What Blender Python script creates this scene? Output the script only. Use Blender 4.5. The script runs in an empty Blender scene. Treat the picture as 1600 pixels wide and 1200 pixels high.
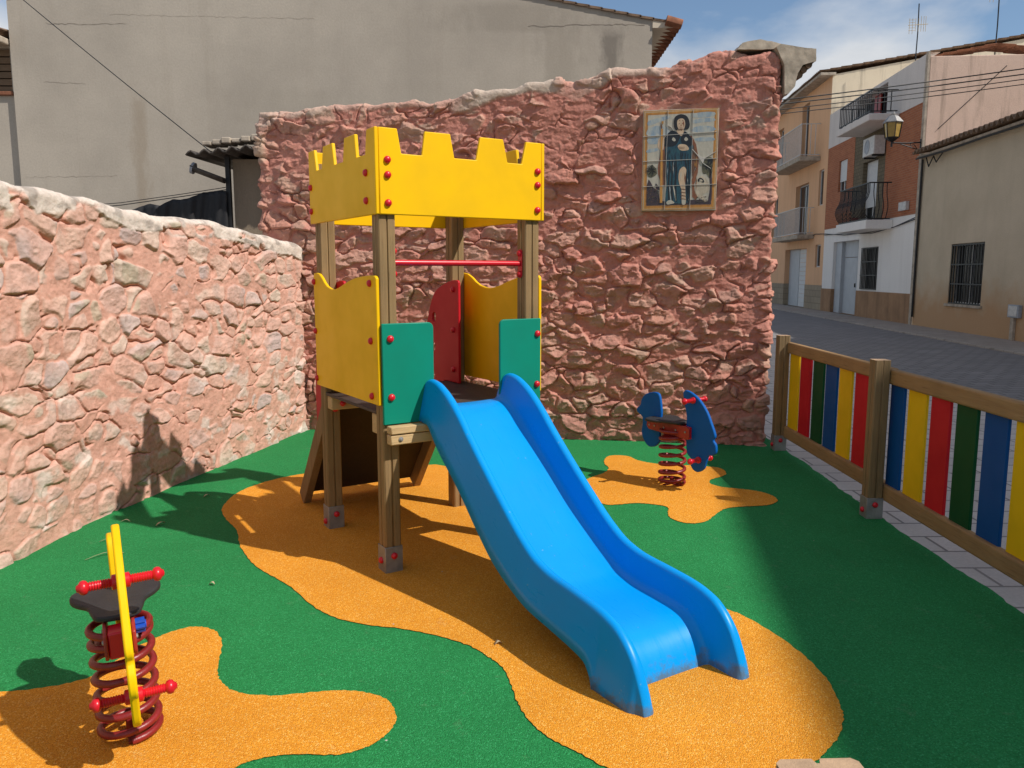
import bpy, bmesh, math, random
import numpy as np
from mathutils import Vector, Matrix
random.seed(7); np.random.seed(7)
R = math.radians
scn = bpy.context.scene
COL = scn.collection

# ------------------------------------------------------------------ helpers
def sstep(a, b, x):
    t = np.clip((x - a) / (b - a), 0, 1); return t * t * (3 - 2 * t)

class MB:
    """collects vertices and faces; build() links them as ONE mesh object"""
    def __init__(s): s.v = []; s.f = []; s.m = []
    def add(s, vs, fs, mi=0):
        o = len(s.v); s.v += [tuple(p) for p in vs]
        for f in fs: s.f.append(tuple(i + o for i in f)); s.m.append(mi)
        return s
    def box(s, a, b, mi=0, M=None):
        x0, y0, z0 = a; x1, y1, z1 = b
        vs = [Vector(p) for p in ((x0,y0,z0),(x1,y0,z0),(x1,y1,z0),(x0,y1,z0),(x0,y0,z1),(x1,y0,z1),(x1,y1,z1),(x0,y1,z1))]
        if M: vs = [M @ p for p in vs]
        return s.add(vs, [(0,3,2,1),(4,5,6,7),(0,1,5,4),(1,2,6,5),(2,3,7,6),(3,0,4,7)], mi)
    def tube(s, pts, r, n=8, mi=0, caps=True, radii=None):
        pts = [Vector(p) for p in pts]; rings = []
        t0 = (pts[1] - pts[0]).normalized()
        up = Vector((0,0,1)) if abs(t0.z) < .9 else Vector((1,0,0))
        a = t0.cross(up).normalized(); vs = []; fs = []
        for i, p in enumerate(pts):
            t = (pts[min(i+1, len(pts)-1)] - pts[max(i-1, 0)]).normalized()
            a = (a - t * a.dot(t)).normalized(); b = t.cross(a)
            rr = radii[i] if radii else r
            for k in range(n):
                w = 2 * math.pi * k / n
                vs.append(p + a * math.cos(w) * rr + b * math.sin(w) * rr)
        for i in range(len(pts) - 1):
            for k in range(n):
                k2 = (k + 1) % n
                fs.append((i*n+k, i*n+k2, (i+1)*n+k2, (i+1)*n+k))
        if caps:
            fs.append(tuple(range(n-1, -1, -1))); fs.append(tuple((len(pts)-1)*n + k for k in range(n)))
        return s.add(vs, fs, mi)
    def lathe(s, prof, n=16, mi=0, M=None, o=(0,0,0)):
        vs = []; fs = []
        for r, z in prof:
            for k in range(n):
                w = 2*math.pi*k/n; p = Vector((r*math.cos(w), r*math.sin(w), z))
                if M: p = M @ p
                vs.append(p + Vector(o))
        for i in range(len(prof)-1):
            for k in range(n):
                k2 = (k+1) % n; fs.append((i*n+k, i*n+k2, (i+1)*n+k2, (i+1)*n+k))
        fs.append(tuple(range(n-1,-1,-1))); fs.append(tuple((len(prof)-1)*n+k for k in range(n)))
        return s.add(vs, fs, mi)
    def prism(s, outline, fn, d0, d1, holes=(), mi=0):
        """2-D outline (with holes) extruded from d0 to d1; fn(a,b,d) -> point"""
        bm = bmesh.new(); loops = [outline] + list(holes); es = []
        for lp in loops:
            vs = [bm.verts.new((a, b, 0)) for a, b in lp]
            es += [bm.edges.new((vs[i], vs[(i+1) % len(vs)])) for i in range(len(vs))]
        if holes:
            bmesh.ops.triangle_fill(bm, edges=es, use_beauty=True)
        else:
            bm.verts.ensure_lookup_table(); bm.faces.new(list(bm.verts))
        bm.verts.index_update(); bm.normal_update()
        vv = [(v.co.x, v.co.y) for v in bm.verts]; ff = []
        for f in bm.faces:
            ids = [v.index for v in f.verts]
            if f.normal.z < 0: ids.reverse()
            ff.append(ids)
        n = len(vv); VS = [fn(a, b, d0) for a, b in vv] + [fn(a, b, d1) for a, b in vv]
        FS = [tuple(reversed(f)) for f in ff] + [tuple(i + n for i in f) for f in ff]
        o = 0
        for lp in loops:
            m = len(lp)
            for i in range(m):
                j = (i+1) % m; FS.append((o+i, o+j, o+j+n, o+i+n))
            o += m
        bm.free()
        return s.add(VS, FS, mi)
    def build(s, name, mats, parent=None, smooth=40, bevel=0, bseg=2, weld=False):
        me = bpy.data.meshes.new(name)
        me.from_pydata(s.v, [], s.f)
        if not isinstance(mats, (list, tuple)): mats = [mats]
        for m in mats: me.materials.append(m)
        if len(mats) > 1: me.polygons.foreach_set('material_index', s.m)
        bm = bmesh.new(); bm.from_mesh(me)
        if weld: bmesh.ops.remove_doubles(bm, verts=bm.verts, dist=1e-5)
        bmesh.ops.recalc_face_normals(bm, faces=bm.faces); bm.to_mesh(me); bm.free()
        if smooth:
            me.polygons.foreach_set('use_smooth', [True]*len(me.polygons)); me.set_sharp_from_angle(angle=R(smooth))
        ob = bpy.data.objects.new(name, me); COL.objects.link(ob)
        if parent: ob.parent = parent
        if bevel:
            b = ob.modifiers.new('bevel', 'BEVEL'); b.width = bevel; b.segments = bseg; b.limit_method = 'ANGLE'; b.angle_limit = R(35); b.harden_normals = False
        return ob

def thing(name, label, cat, loc=(0,0,0), rz=0, group=None):
    o = bpy.data.objects.new(name, None); COL.objects.link(o); o.empty_display_size = .2
    o.location = loc; o.rotation_euler = (0,0,rz); return tag(o, label, cat, group)
def tag(o, label, cat, group=None):
    o['label'] = label; o['category'] = cat
    if group: o['group'] = group
    return o
def struct(o, kind='structure'): o['kind'] = kind; return o
def spline(pts, k=6, closed=True):
    P = [Vector((p[0], p[1], 0)) for p in pts]; n = len(P); out = []
    for i in range(n if closed else n-1):
        g = (lambda j: P[j % n]) if closed else (lambda j: P[min(max(j,0),n-1)])
        a, b, c, d = g(i-1), g(i), g(i+1), g(i+2)
        for q in range(k):
            t = q/k
            out.append(.5*((2*b)+(c-a)*t+(2*a-5*b+4*c-d)*t*t+(3*b-a-3*c+d)*t**3))
    if not closed: out.append(P[-1])
    return [(p.x, p.y) for p in out]
def cr_interp(xs, ys, x):
    """monotone-ish cubic interpolation (numpy)"""
    xs = np.array(xs, float); ys = np.array(ys, float)
    h = np.diff(xs); d = np.diff(ys)/h
    m = np.zeros_like(ys); m[0] = d[0]; m[-1] = d[-1]
    for i in range(1, len(xs)-1):
        m[i] = 0 if d[i-1]*d[i] <= 0 else 2*d[i-1]*d[i]/(d[i-1]+d[i])
    x = np.clip(x, xs[0], xs[-1]); i = np.clip(np.searchsorted(xs, x)-1, 0, len(xs)-2)
    t = (x-xs[i])/h[i]
    return (ys[i]*(1+2*t)*(1-t)**2 + h[i]*m[i]*t*(1-t)**2 + ys[i+1]*t*t*(3-2*t) + h[i]*m[i+1]*t*t*(t-1))

# ------------------------------------------------------------------ node materials
class NT:
    def __init__(s, name):
        s.mat = bpy.data.materials.new(name); s.mat.use_nodes = True
        s.t = s.mat.node_tree; s.b = s.t.nodes['Principled BSDF']; s.out = s.t.nodes['Material Output']
    def n(s, typ, **kw):
        nd = s.t.nodes.new(typ)
        for k, v in kw.items(): setattr(nd, k, v)
        return nd
    def set(s, sock, v):
        if hasattr(v, 'is_output') or isinstance(v, bpy.types.NodeSocket): s.t.links.new(v, sock)
        else: sock.default_value = v
    def coord(s, which='Object', scale=(1,1,1), rot=(0,0,0)):
        c = s.n('ShaderNodeTexCoord'); m = s.n('ShaderNodeMapping'); m.inputs['Scale'].default_value = scale; m.inputs['Rotation'].default_value = rot
        s.t.links.new(c.outputs[which], m.inputs['Vector']); return m.outputs['Vector']
    def noise(s, vec, scale, detail=4, rough=.6, dist=0):
        nd = s.n('ShaderNodeTexNoise'); s.set(nd.inputs['Vector'], vec); nd.inputs['Scale'].default_value = scale
        nd.inputs['Detail'].default_value = detail; nd.inputs['Roughness'].default_value = rough; nd.inputs['Distortion'].default_value = dist
        return nd.outputs['Fac']
    def ramp(s, f, stops):
        nd = s.n('ShaderNodeValToRGB'); s.set(nd.inputs['Fac'], f); e = nd.color_ramp.elements
        while len(e) < len(stops): e.new(.5)
        for i, (p, c) in enumerate(stops):
            e[i].position = p; e[i].color = (c, c, c, 1) if isinstance(c, (int, float)) else (*c, 1)
        return nd.outputs['Color']
    def mix(s, f, a, b, mode='MIX'):
        nd = s.n('ShaderNodeMix', data_type='RGBA', blend_type=mode)
        s.set(nd.inputs['Factor'], f)
        for k, v in ((6, a), (7, b)):
            s.set(nd.inputs[k], (*v, 1) if isinstance(v, tuple) and len(v) == 3 else v)
        return nd.outputs[2]
    def math(s, op, a, b=0.0):
        nd = s.n('ShaderNodeMath', operation=op); s.set(nd.inputs[0], a); s.set(nd.inputs[1], b); return nd.outputs[0]
    def bump(s, h, strength=.3, dist=.01, normal=None):
        nd = s.n('ShaderNodeBump'); s.set(nd.inputs['Height'], h); nd.inputs['Strength'].default_value = strength; nd.inputs['Distance'].default_value = dist
        if normal is not None: s.t.links.new(normal, nd.inputs['Normal'])
        return nd.outputs['Normal']
    def fin(s, col, rough=.7, normal=None, metal=0, spec=.5):
        s.set(s.b.inputs['Base Color'], (*col, 1) if isinstance(col, tuple) and len(col) == 3 else col)
        s.set(s.b.inputs['Roughness'], rough); s.b.inputs['Metallic'].default_value = metal
        s.b.inputs['Specular IOR Level'].default_value = spec
        if normal is not None: s.t.links.new(normal, s.b.inputs['Normal'])
        return s.mat

def m_panel(name, c, rough=.42):
    """coloured HDPE sheet: faint mottling, fine grain, scuffs"""
    t = NT(name); v = t.coord()
    a = t.noise(v, 3, 3); g = t.noise(v, 160, 2)
    dk = tuple(x*.86 for x in c)
    col = t.mix(t.ramp(a, [(.35, 0.), (.7, 1.)]), c, dk)
    sp = t.ramp(t.noise(v, 55, 3, .7), [(.70, 0.), (.78, .35)])
    col = t.mix(sp, col, tuple(x*.6+.06 for x in c))
    return t.fin(col, t.ramp(a, [(.3, rough-.02), (.7, rough+.14)]), t.bump(g, .10, .002), spec=.18)
def m_wood(name, axis, c1, c2, c3, dark=.5):
    t = NT(name); sc = [26, 26, 26]; sc[axis] = 1.3
    v = t.coord(scale=tuple(sc)); a = t.noise(v, 1.6, 6, .65, .6)
    v2 = t.coord(scale=tuple(x*3.2 for x in sc)); b = t.noise(v2, 1.5, 3, .6)
    v3 = t.coord(); big = t.noise(v3, 2.2, 3)
    col = t.mix(t.ramp(a, [(.32, 0.), (.68, 1.)]), c1, c2)
    col = t.mix(t.ramp(big, [(.4, 0.), (.75, .7)]), col, c3)
    col = t.mix(t.ramp(b, [(.56, 0.), (.72, dark)]), col, tuple(x*.35 for x in c1))
    return t.fin(col, .78, t.bump(t.math('ADD', a, b), .35, .004))
def m_plaster(name, c1, c2, stain=None, s=.9, bumpy=.25, drips=.5, stops=(.45,.72), base=None, cl=(.35,.68), marks=()):
    """rendered wall: clouded colour, fine grain, vertical weather streaks"""
    t = NT(name); v = t.coord()
    a = t.noise(v, s, 6, .62); f = t.noise(v, 34, 5, .7)
    col = t.mix(t.ramp(a, [(cl[0], 0.), (cl[1], 1.)]), c1, c2)
    col = t.mix(t.ramp(f, [(.35, .22), (.6, 0.)]), col, tuple(x*.55 for x in c1))
    for (mx_, mw, z0_, z1_, mc, ms) in marks:      # single damp streaks and patches where the wall has them
        x = t.n('ShaderNodeSeparateXYZ'); t.t.links.new(t.coord(), x.inputs[0])
        wob = t.math('MULTIPLY', t.math('SUBTRACT', t.noise(t.coord(scale=(3,3,1.2)), 1.6, 5, .7), .5), mw*2.6)
        dx = t.math('ABSOLUTE', t.math('ADD', t.math('SUBTRACT', x.outputs['X'], mx_), wob))
        kx = t.ramp(t.math('DIVIDE', dx, mw), [(.25, 1.), (1., 0.)])
        zc = t.math('ADD', t.math('DIVIDE', t.math('SUBTRACT', x.outputs['Z'], z0_), z1_-z0_), t.math('MULTIPLY', t.math('SUBTRACT', t.noise(v, 2.4, 5, .7), .5), .5))
        kz = t.ramp(zc, [(0., 0.), (.15, 1.), (.8, 1.), (1., 0.)])
        col = t.mix(t.math('MULTIPLY', t.math('MULTIPLY', kx, kz), ms), col, mc)
    if stain:
        vs = t.coord(scale=(2.2, 2.2, .22)); d = t.noise(vs, 1.3, 5, .65, .3)
        k = t.math('MULTIPLY', t.ramp(d, [(stops[0], 0.), (stops[1], 1.)]), drips)
        col = t.mix(k, col, stain)
    if base:   # stain rising from the ground: (top z, colour)
        x = t.n('ShaderNodeSeparateXYZ'); t.t.links.new(t.coord(), x.inputs[0])
        z = t.math('ADD', x.outputs['Z'], t.math('MULTIPLY', t.math('SUBTRACT', t.noise(v, 1.6, 5), .5), 1.6))
        k = t.ramp(t.math('DIVIDE', z, base[0]), [(.35, .85), (1., 0.)]); col = t.mix(k, col, base[1])
    return t.fin(col, .92, t.bump(t.math('ADD', a, f), bumpy, .02), spec=.2)
def m_plain(name, c, rough=.5, metal=0, var=.25, sc=14, bump=.05, spec=.5):
    t = NT(name); v = t.coord(); a = t.noise(v, sc, 4, .65)
    col = t.mix(t.ramp(a, [(.35, 0.), (.7, 1.)]), c, tuple(x*(1-var) for x in c))
    return t.fin(col, rough, t.bump(t.noise(v, sc*9, 2), bump, .003), metal, spec)

def m_rubber(name, c, c2, lite):
    """poured EPDM granules"""
    t = NT(name); v = t.coord()
    vo = t.n('ShaderNodeTexVoronoi'); t.t.links.new(v, vo.inputs['Vector']); vo.inputs['Scale'].default_value = 210
    x = t.n('ShaderNodeSeparateColor'); t.t.links.new(vo.outputs['Color'], x.inputs[0])
    col = t.mix(t.ramp(x.outputs[0], [(.1, 0.), (.9, 1.)]), c, c2)
    col = t.mix(t.ramp(x.outputs[1], [(.86, 0.), (.93, .75)]), col, lite)
    col = t.mix(t.ramp(t.noise(v, 1.4, 5, .6), [(.38, 0.), (.72, .38)]), col, tuple(q*.72 for q in c))
    col = t.mix(t.ramp(t.noise(v, 7, 6, .75), [(.60, 0.), (.80, .22)]), col, (.40,.37,.29))   # trodden-in dust
    v2 = t.n('ShaderNodeTexVoronoi'); t.t.links.new(v, v2.inputs['Vector']); v2.inputs['Scale'].default_value = 3.6
    col = t.mix(t.ramp(v2.outputs['Distance'], [(.013, .8), (.020, 0.)]), col, (.62,.58,.50))
    g = t.math('SUBTRACT', 1.0, vo.outputs['Distance'])
    return t.fin(col, .88, t.bump(g, .9, .004), spec=.25)
def m_brick(name, c1, c2, mortar, scale, w, h, m=.015, axes='xz', bump=.4, var=.5, mscale=1.0):
    t = NT(name); x = t.n('ShaderNodeSeparateXYZ'); c = t.n('ShaderNodeCombineXYZ')
    t.t.links.new(t.coord(), x.inputs[0])
    t.t.links.new(x.outputs['XYZ'.index(axes[0].upper())], c.inputs[0]); t.t.links.new(x.outputs['XYZ'.index(axes[1].upper())], c.inputs[1])
    b = t.n('ShaderNodeTexBrick'); t.t.links.new(c.outputs[0], b.inputs['Vector'])
    b.inputs['Color1'].default_value = (*c1,1); b.inputs['Color2'].default_value = (*c2,1); b.inputs['Mortar'].default_value = (*mortar,1)
    b.inputs['Scale'].default_value = scale; b.inputs['Brick Width'].default_value = w; b.inputs['Row Height'].default_value = h
    b.inputs['Mortar Size'].default_value = m; b.inputs['Mortar Smooth'].default_value = .2
    v = t.coord(); a = t.noise(v, 1.1*mscale, 6, .65); f = t.noise(v, 45, 4, .7)
    col = t.mix(t.ramp(a, [(.35, 0.), (.7, var)]), b.outputs['Color'], tuple(q*.6 for q in c1))
    col = t.mix(t.ramp(f, [(.4, .3), (.65, 0.)]), col, tuple(q*.5 for q in c1))
    hgt = t.math('SUBTRACT', t.math('MULTIPLY', f, .4), b.outputs['Fac'])
    return t.fin(col, .88, t.bump(hgt, bump, .01), spec=.25)
def m_stone(name):
    """stone wall: colour carried by the mesh (which stone, which mortar) times fine grain"""
    t = NT(name); at = t.n('ShaderNodeAttribute', attribute_name='stone_colour'); v = t.coord()
    f = t.noise(v, 26, 6, .72); g = t.noise(v, 130, 3, .7)
    col = t.mix(t.ramp(f, [(.36, .5), (.58, 0.)]), at.outputs['Color'], t.mix(1.0, at.outputs['Color'], (.74,.66,.62), 'MULTIPLY'))
    col = t.mix(t.ramp(t.noise(v, 11, 5, .7), [(.60, 0.), (.74, .35)]), col, (.62,.52,.43))
    n1 = t.bump(f, .5, .018)
    return t.fin(col, .95, t.bump(g, .45, .006, n1), spec=.12)

YEL=(.92,.50,.004); MAT = {}
M = MAT
M['yellow'] = m_panel('yellow_board', (.93,.53,.003)); M['green'] = m_panel('green_board', (.004,.235,.155))
M['red'] = m_panel('red_board', (.50,.012,.02)); M['blue'] = m_panel('blue_board', (.002,.105,.40))
M['f_yellow'] = m_panel('fence_yellow_board', (.86,.52,.006)); M['f_red'] = m_panel('fence_red_board', (.60,.012,.022))
M['f_green'] = m_panel('fence_green_board', (.002,.075,.022)); M['f_blue'] = m_panel('fence_blue_board', (.002,.075,.27))
M['red_plastic'] = m_plain('red_plastic', (.62,.008,.02), .32, var=.1)
M['red_paint'] = m_plain('red_spring_paint', (.26,.018,.018), .38, var=.3, sc=22, bump=.2)
M['red_dull'] = m_plain('red_bracket_paint', (.36,.028,.02), .45, var=.3)
M['black_seat'] = m_plain('black_seat_board', (.028,.026,.027), .6, var=.35, sc=20, bump=.3)
M['deck'] = m_plain('brown_deck_board', (.060,.042,.034), .6, var=.45, sc=18, bump=.35)
M['dark_ply'] = m_wood('dark_plywood', 2, (.035,.022,.012), (.05,.03,.016), (.026,.018,.011))
W1, W2, W3 = (.235,.142,.058), (.30,.188,.08), (.165,.105,.04)
M['wood_z'] = m_wood('post_wood', 2, W1, W2, W3); M['wood_x'] = m_wood('beam_wood', 0, (.50,.33,.155), (.58,.40,.20), (.38,.25,.11))
M['wood_y'] = m_wood('rail_wood', 1, (.33,.185,.072), (.41,.245,.10), (.24,.135,.053))
M['wood_f'] = m_wood('fence_post_wood', 2, (.235,.145,.062), (.30,.19,.085), (.16,.105,.047))
M['endgrain'] = m_plain('cut_wood_end', (.50,.33,.20), .8, var=.3, sc=30, bump=.3)
M['steel'] = m_plain('galvanised_steel', (.36,.35,.34), .5, .55, var=.3, sc=18)
M['iron'] = m_plain('black_iron', (.018,.017,.017), .5, .2)
M['white_paint'] = m_plain('white_metal_paint', (.62,.60,.57), .5)
M['grey_paint'] = m_plain('pale_grey_door_paint', (.47,.49,.51), .55, var=.12, sc=3)
M['glass'] = m_plain('window_glass', (.02,.024,.028), .12, var=.3, sc=2)
M['shutter'] = m_plain('white_roller_shutter', (.66,.66,.65), .6, var=.08)
M['grubber'] = m_rubber('green_rubber_granules', (.010,.175,.043), (.020,.255,.070), (.05,.37,.13))
M['orubber'] = m_rubber('orange_rubber_granules', (.66,.235,.014), (.84,.36,.03), (.92,.55,.14))
M['stone'] = m_stone('painted_rubble_stone')
M['grey_render'] = m_plaster('grey_cement_render', (.475,.415,.34), (.39,.34,.28), (.28,.23,.175), .48, .12, .28, (.55,.8), cl=(.40,.62), marks=[(-3.05,.16,1.5,4.6,(.27,.20,.13),.38),(3.55,.42,4.2,5.5,(.24,.205,.16),.35),(4.35,.22,4.5,5.4,(.14,.12,.10),.65),(3.0,1.5,5.25,5.75,(.22,.19,.15),.3),(-.6,1.3,3.9,4.5,(.29,.25,.20),.22)])
M['shed_render'] = m_plaster('shed_cement_render', (.30,.235,.165), (.25,.195,.14), (.17,.125,.09))
M['peach'] = m_plaster('peach_render', (.82,.49,.28), (.76,.44,.25), (.5,.3,.18), .5, .1, .3)
M['cream'] = m_plaster('cream_weathered_render', (.72,.62,.46), (.62,.52,.38), (.20,.17,.13), .6, .2, .7, (.52,.72))
M['white_render'] = m_plaster('white_render', (.86,.82,.77), (.82,.78,.73), (.6,.55,.5), .5, .1, .25)
M['white_dirty'] = m_plaster('greyish_white_render', (.74,.68,.63), (.67,.61,.57), (.46,.41,.37), .5, .1, .3)
M['pink_render'] = m_plaster('pinkish_weathered_render', (.74,.54,.43), (.64,.46,.36), (.22,.16,.12), .5, .3, .6, (.52,.74))
M['beige_render'] = m_plaster('beige_old_render', (.62,.51,.37), (.50,.41,.29), (.34,.28,.20), .55, .5, .22, (.5,.8), base=(1.5,(.47,.27,.135)))
M['plinth'] = m_plaster('brown_stone_plinth', (.42,.245,.135), (.31,.18,.10), (.16,.10,.06), 1.6, .4, .5)
M['plinth2'] = m_brick('pale_stone_cladding', (.42,.34,.24), (.34,.27,.19), (.26,.2,.14), 1, .5, .28, .02)
M['brick'] = m_brick('red_brick', (.48,.165,.075), (.37,.115,.055), (.40,.24,.15), 1, .26, .075, .009, var=.3)
M['rubble_clad'] = m_brick('grey_stone_cladding', (.24,.19,.12), (.15,.125,.085), (.11,.09,.06), 1, .22, .13, .02, var=.8, mscale=4)
M['tile'] = m_plain('terracotta_roof_tile', (.30,.125,.07), .85, var=.6, sc=5, bump=.4, spec=.2)
M['old_tile'] = m_plain('weathered_roof_tile', (.25,.165,.11), .9, var=.65, sc=6, bump=.4, spec=.2)
M['concrete'] = m_plain('old_concrete', (.50,.42,.33), .9, var=.45, sc=6, bump=.5, spec=.2)
M['soffit'] = m_plain('cream_soffit', (.66,.56,.43), .9, var=.15, sc=2)
M['dark_net'] = m_plain('black_shade_cloth', (.014,.014,.016), .7, var=.3)
M['dark_brown'] = m_plain('dark_corrugated_sheet', (.075,.058,.046), .6, var=.5)
M['grey_plastic'] = m_plain('grey_plastic', (.36,.38,.42), .5)
M['slat'] = m_wood('brown_slat_wood', 0, (.16,.095,.05), (.22,.14,.08), (.09,.06,.035))
M['pave'] = m_brick('pale_grey_paving', (.66,.60,.56), (.58,.53,.49), (.20,.18,.17), 1, .52, .27, .011, 'xy', .25, .35)
M['street'] = m_brick('dark_grey_street_setts', (.31,.29,.285), (.235,.22,.22), (.14,.13,.13), 1, .30, .20, .018, 'xy', .35, .5)
M['walk'] = m_brick('beige_grey_sidewalk', (.44,.38,.33), (.38,.325,.285), (.26,.225,.195), 1, .4, .4, .012, 'xy', .2, .5)
M['earth'] = m_plain('bare_ground', (.22,.18,.14), .95, var=.4, sc=1)
M['amber'] = m_plain('amber_lantern_glass', (.42,.27,.07), .25, var=.3, sc=9)
M['straw'] = m_plain('dry_straw', (.50,.40,.25), .9)
M['wire'] = m_plain('black_cable', (.02,.02,.02), .6)
M['crack'] = m_plain('crack_stain', (.27,.225,.18), .95)  # stain brown for the thin crack lines in the render
M['blue_plastic'] = m_plain('blue_plastic', (.01,.07,.45), .35)
# slide: glossy blue plastic, rubbed run and dirt at the foot
def slide_mat():
    t = NT('blue_slide_plastic'); v = t.coord()
    a = t.noise(v, 2.2, 4, .6)
    col = t.mix(t.ramp(a, [(.35, 0.), (.7, 1.)]), (.0002,.285,.74), (.0002,.26,.68))
    x = t.n('ShaderNodeSeparateXYZ'); t.t.links.new(v, x.inputs[0])
    z = t.math('ADD', x.outputs['Z'], t.math('MULTIPLY', t.math('SUBTRACT', t.noise(v, 13, 6, .7), .5), .30))
    col = t.mix(t.ramp(z, [(.0, .75), (.055, 0.)]), col, (.10,.12,.12))
    sp = t.ramp(t.noise(v, 42, 2, .5), [(.735, 0.), (.76, .5)])
    col = t.mix(sp, col, (.18,.36,.52))
    sc = t.noise(t.coord(scale=(60, 3, 3)), 2, 4, .7)
    return t.fin(col, t.ramp(sc, [(.35, .27), (.7, .40)]), t.bump(t.noise(v, 9, 2), .06, .01), spec=.22)
M['slide'] = slide_mat()
# ------------------------------------------------------------------ numeric noise for the stone walls
def h3(i, j, k, seed):
    n = (i*374761393 + j*668265263 + k*2147483647 + seed*974634777).astype(np.int64) & 0xffffffff
    n = ((n ^ (n >> 13)) * 1274126177) & 0xffffffff
    n = ((n ^ (n >> 16)) * 2246822519) & 0xffffffff
    return ((n ^ (n >> 15)) & 0xffffff) / float(0xffffff)
def vnoise(p, seed=0):
    f = np.floor(p).astype(np.int64); t = p - f; t = t*t*(3-2*t); r = 0
    for dx in (0,1):
        for dy in (0,1):
            for dz in (0,1):
                w = (t[:,0] if dx else 1-t[:,0])*(t[:,1] if dy else 1-t[:,1])*(t[:,2] if dz else 1-t[:,2])
                r = r + w*h3(f[:,0]+dx, f[:,1]+dy, f[:,2]+dz, seed)
    return r
def fbm(p, oct=4, seed=0, gain=.5):
    a = 1; s = 0; tot = 0
    for o in range(oct):
        s = s + a*vnoise(p*(2.03**o) + o*17.3, seed+o); tot += a; a *= gain
    return s/tot
def stones(P, size, seed, jit=.8, warp=.35):
    """anisotropic cellular field in courses -> gap (F2-F1), per-stone hashes, offset from the stone's centre"""
    w = np.stack([fbm(P*np.array([5.,5.,5.]) + 31*k, 3, seed+50+k) - .5 for k in range(3)], 1)
    q = P/np.array(size) + w*warp*2
    q[:,2] += .35*np.sin(P[:,0]*2.1) + .5*(fbm(P*1.3, 2, seed+9)-.5)
    row = np.floor(q[:,2]).astype(np.int64)
    f1 = np.full(len(P), 9.); f2 = np.full(len(P), 9.); hh = np.zeros((len(P),4)); off = np.zeros((len(P),3))
    for dz in (-1,0,1):
        rk = row + dz; sh = h3(rk, rk*0+3, rk*0+5, seed)*3.7; st = .75+.6*h3(rk, rk*0+7, rk*0+1, seed)
        x = q[:,0]*st + sh; xi = np.floor(x).astype(np.int64); yi = np.floor(q[:,1]).astype(np.int64)
        for dx in (-1,0,1):
            for dy in (-1,0,1):
                ci, cj = xi+dx, yi+dy
                cx = ci + .5 + jit*(h3(ci,cj,rk,seed+1)-.5); cy = cj + .5 + jit*(h3(ci,cj,rk,seed+2)-.5); cz = rk + .5 + jit*.8*(h3(ci,cj,rk,seed+3)-.5)
                d = np.stack([x-cx, (q[:,1]-cy), q[:,2]-cz], 1)
                dist = (np.abs(d)**2.6).sum(1)**(1/2.6) * (.70+.65*h3(ci,cj,rk,seed+4))
                nb = dist < f1
                f2 = np.where(nb, f1, np.minimum(f2, dist)); f1 = np.where(nb, dist, f1)
                for c in range(4): hh[:,c] = np.where(nb, h3(ci,cj,rk,seed+20+c), hh[:,c])
                off = np.where(nb[:,None], d, off)
    return f2-f1, hh, off

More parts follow.
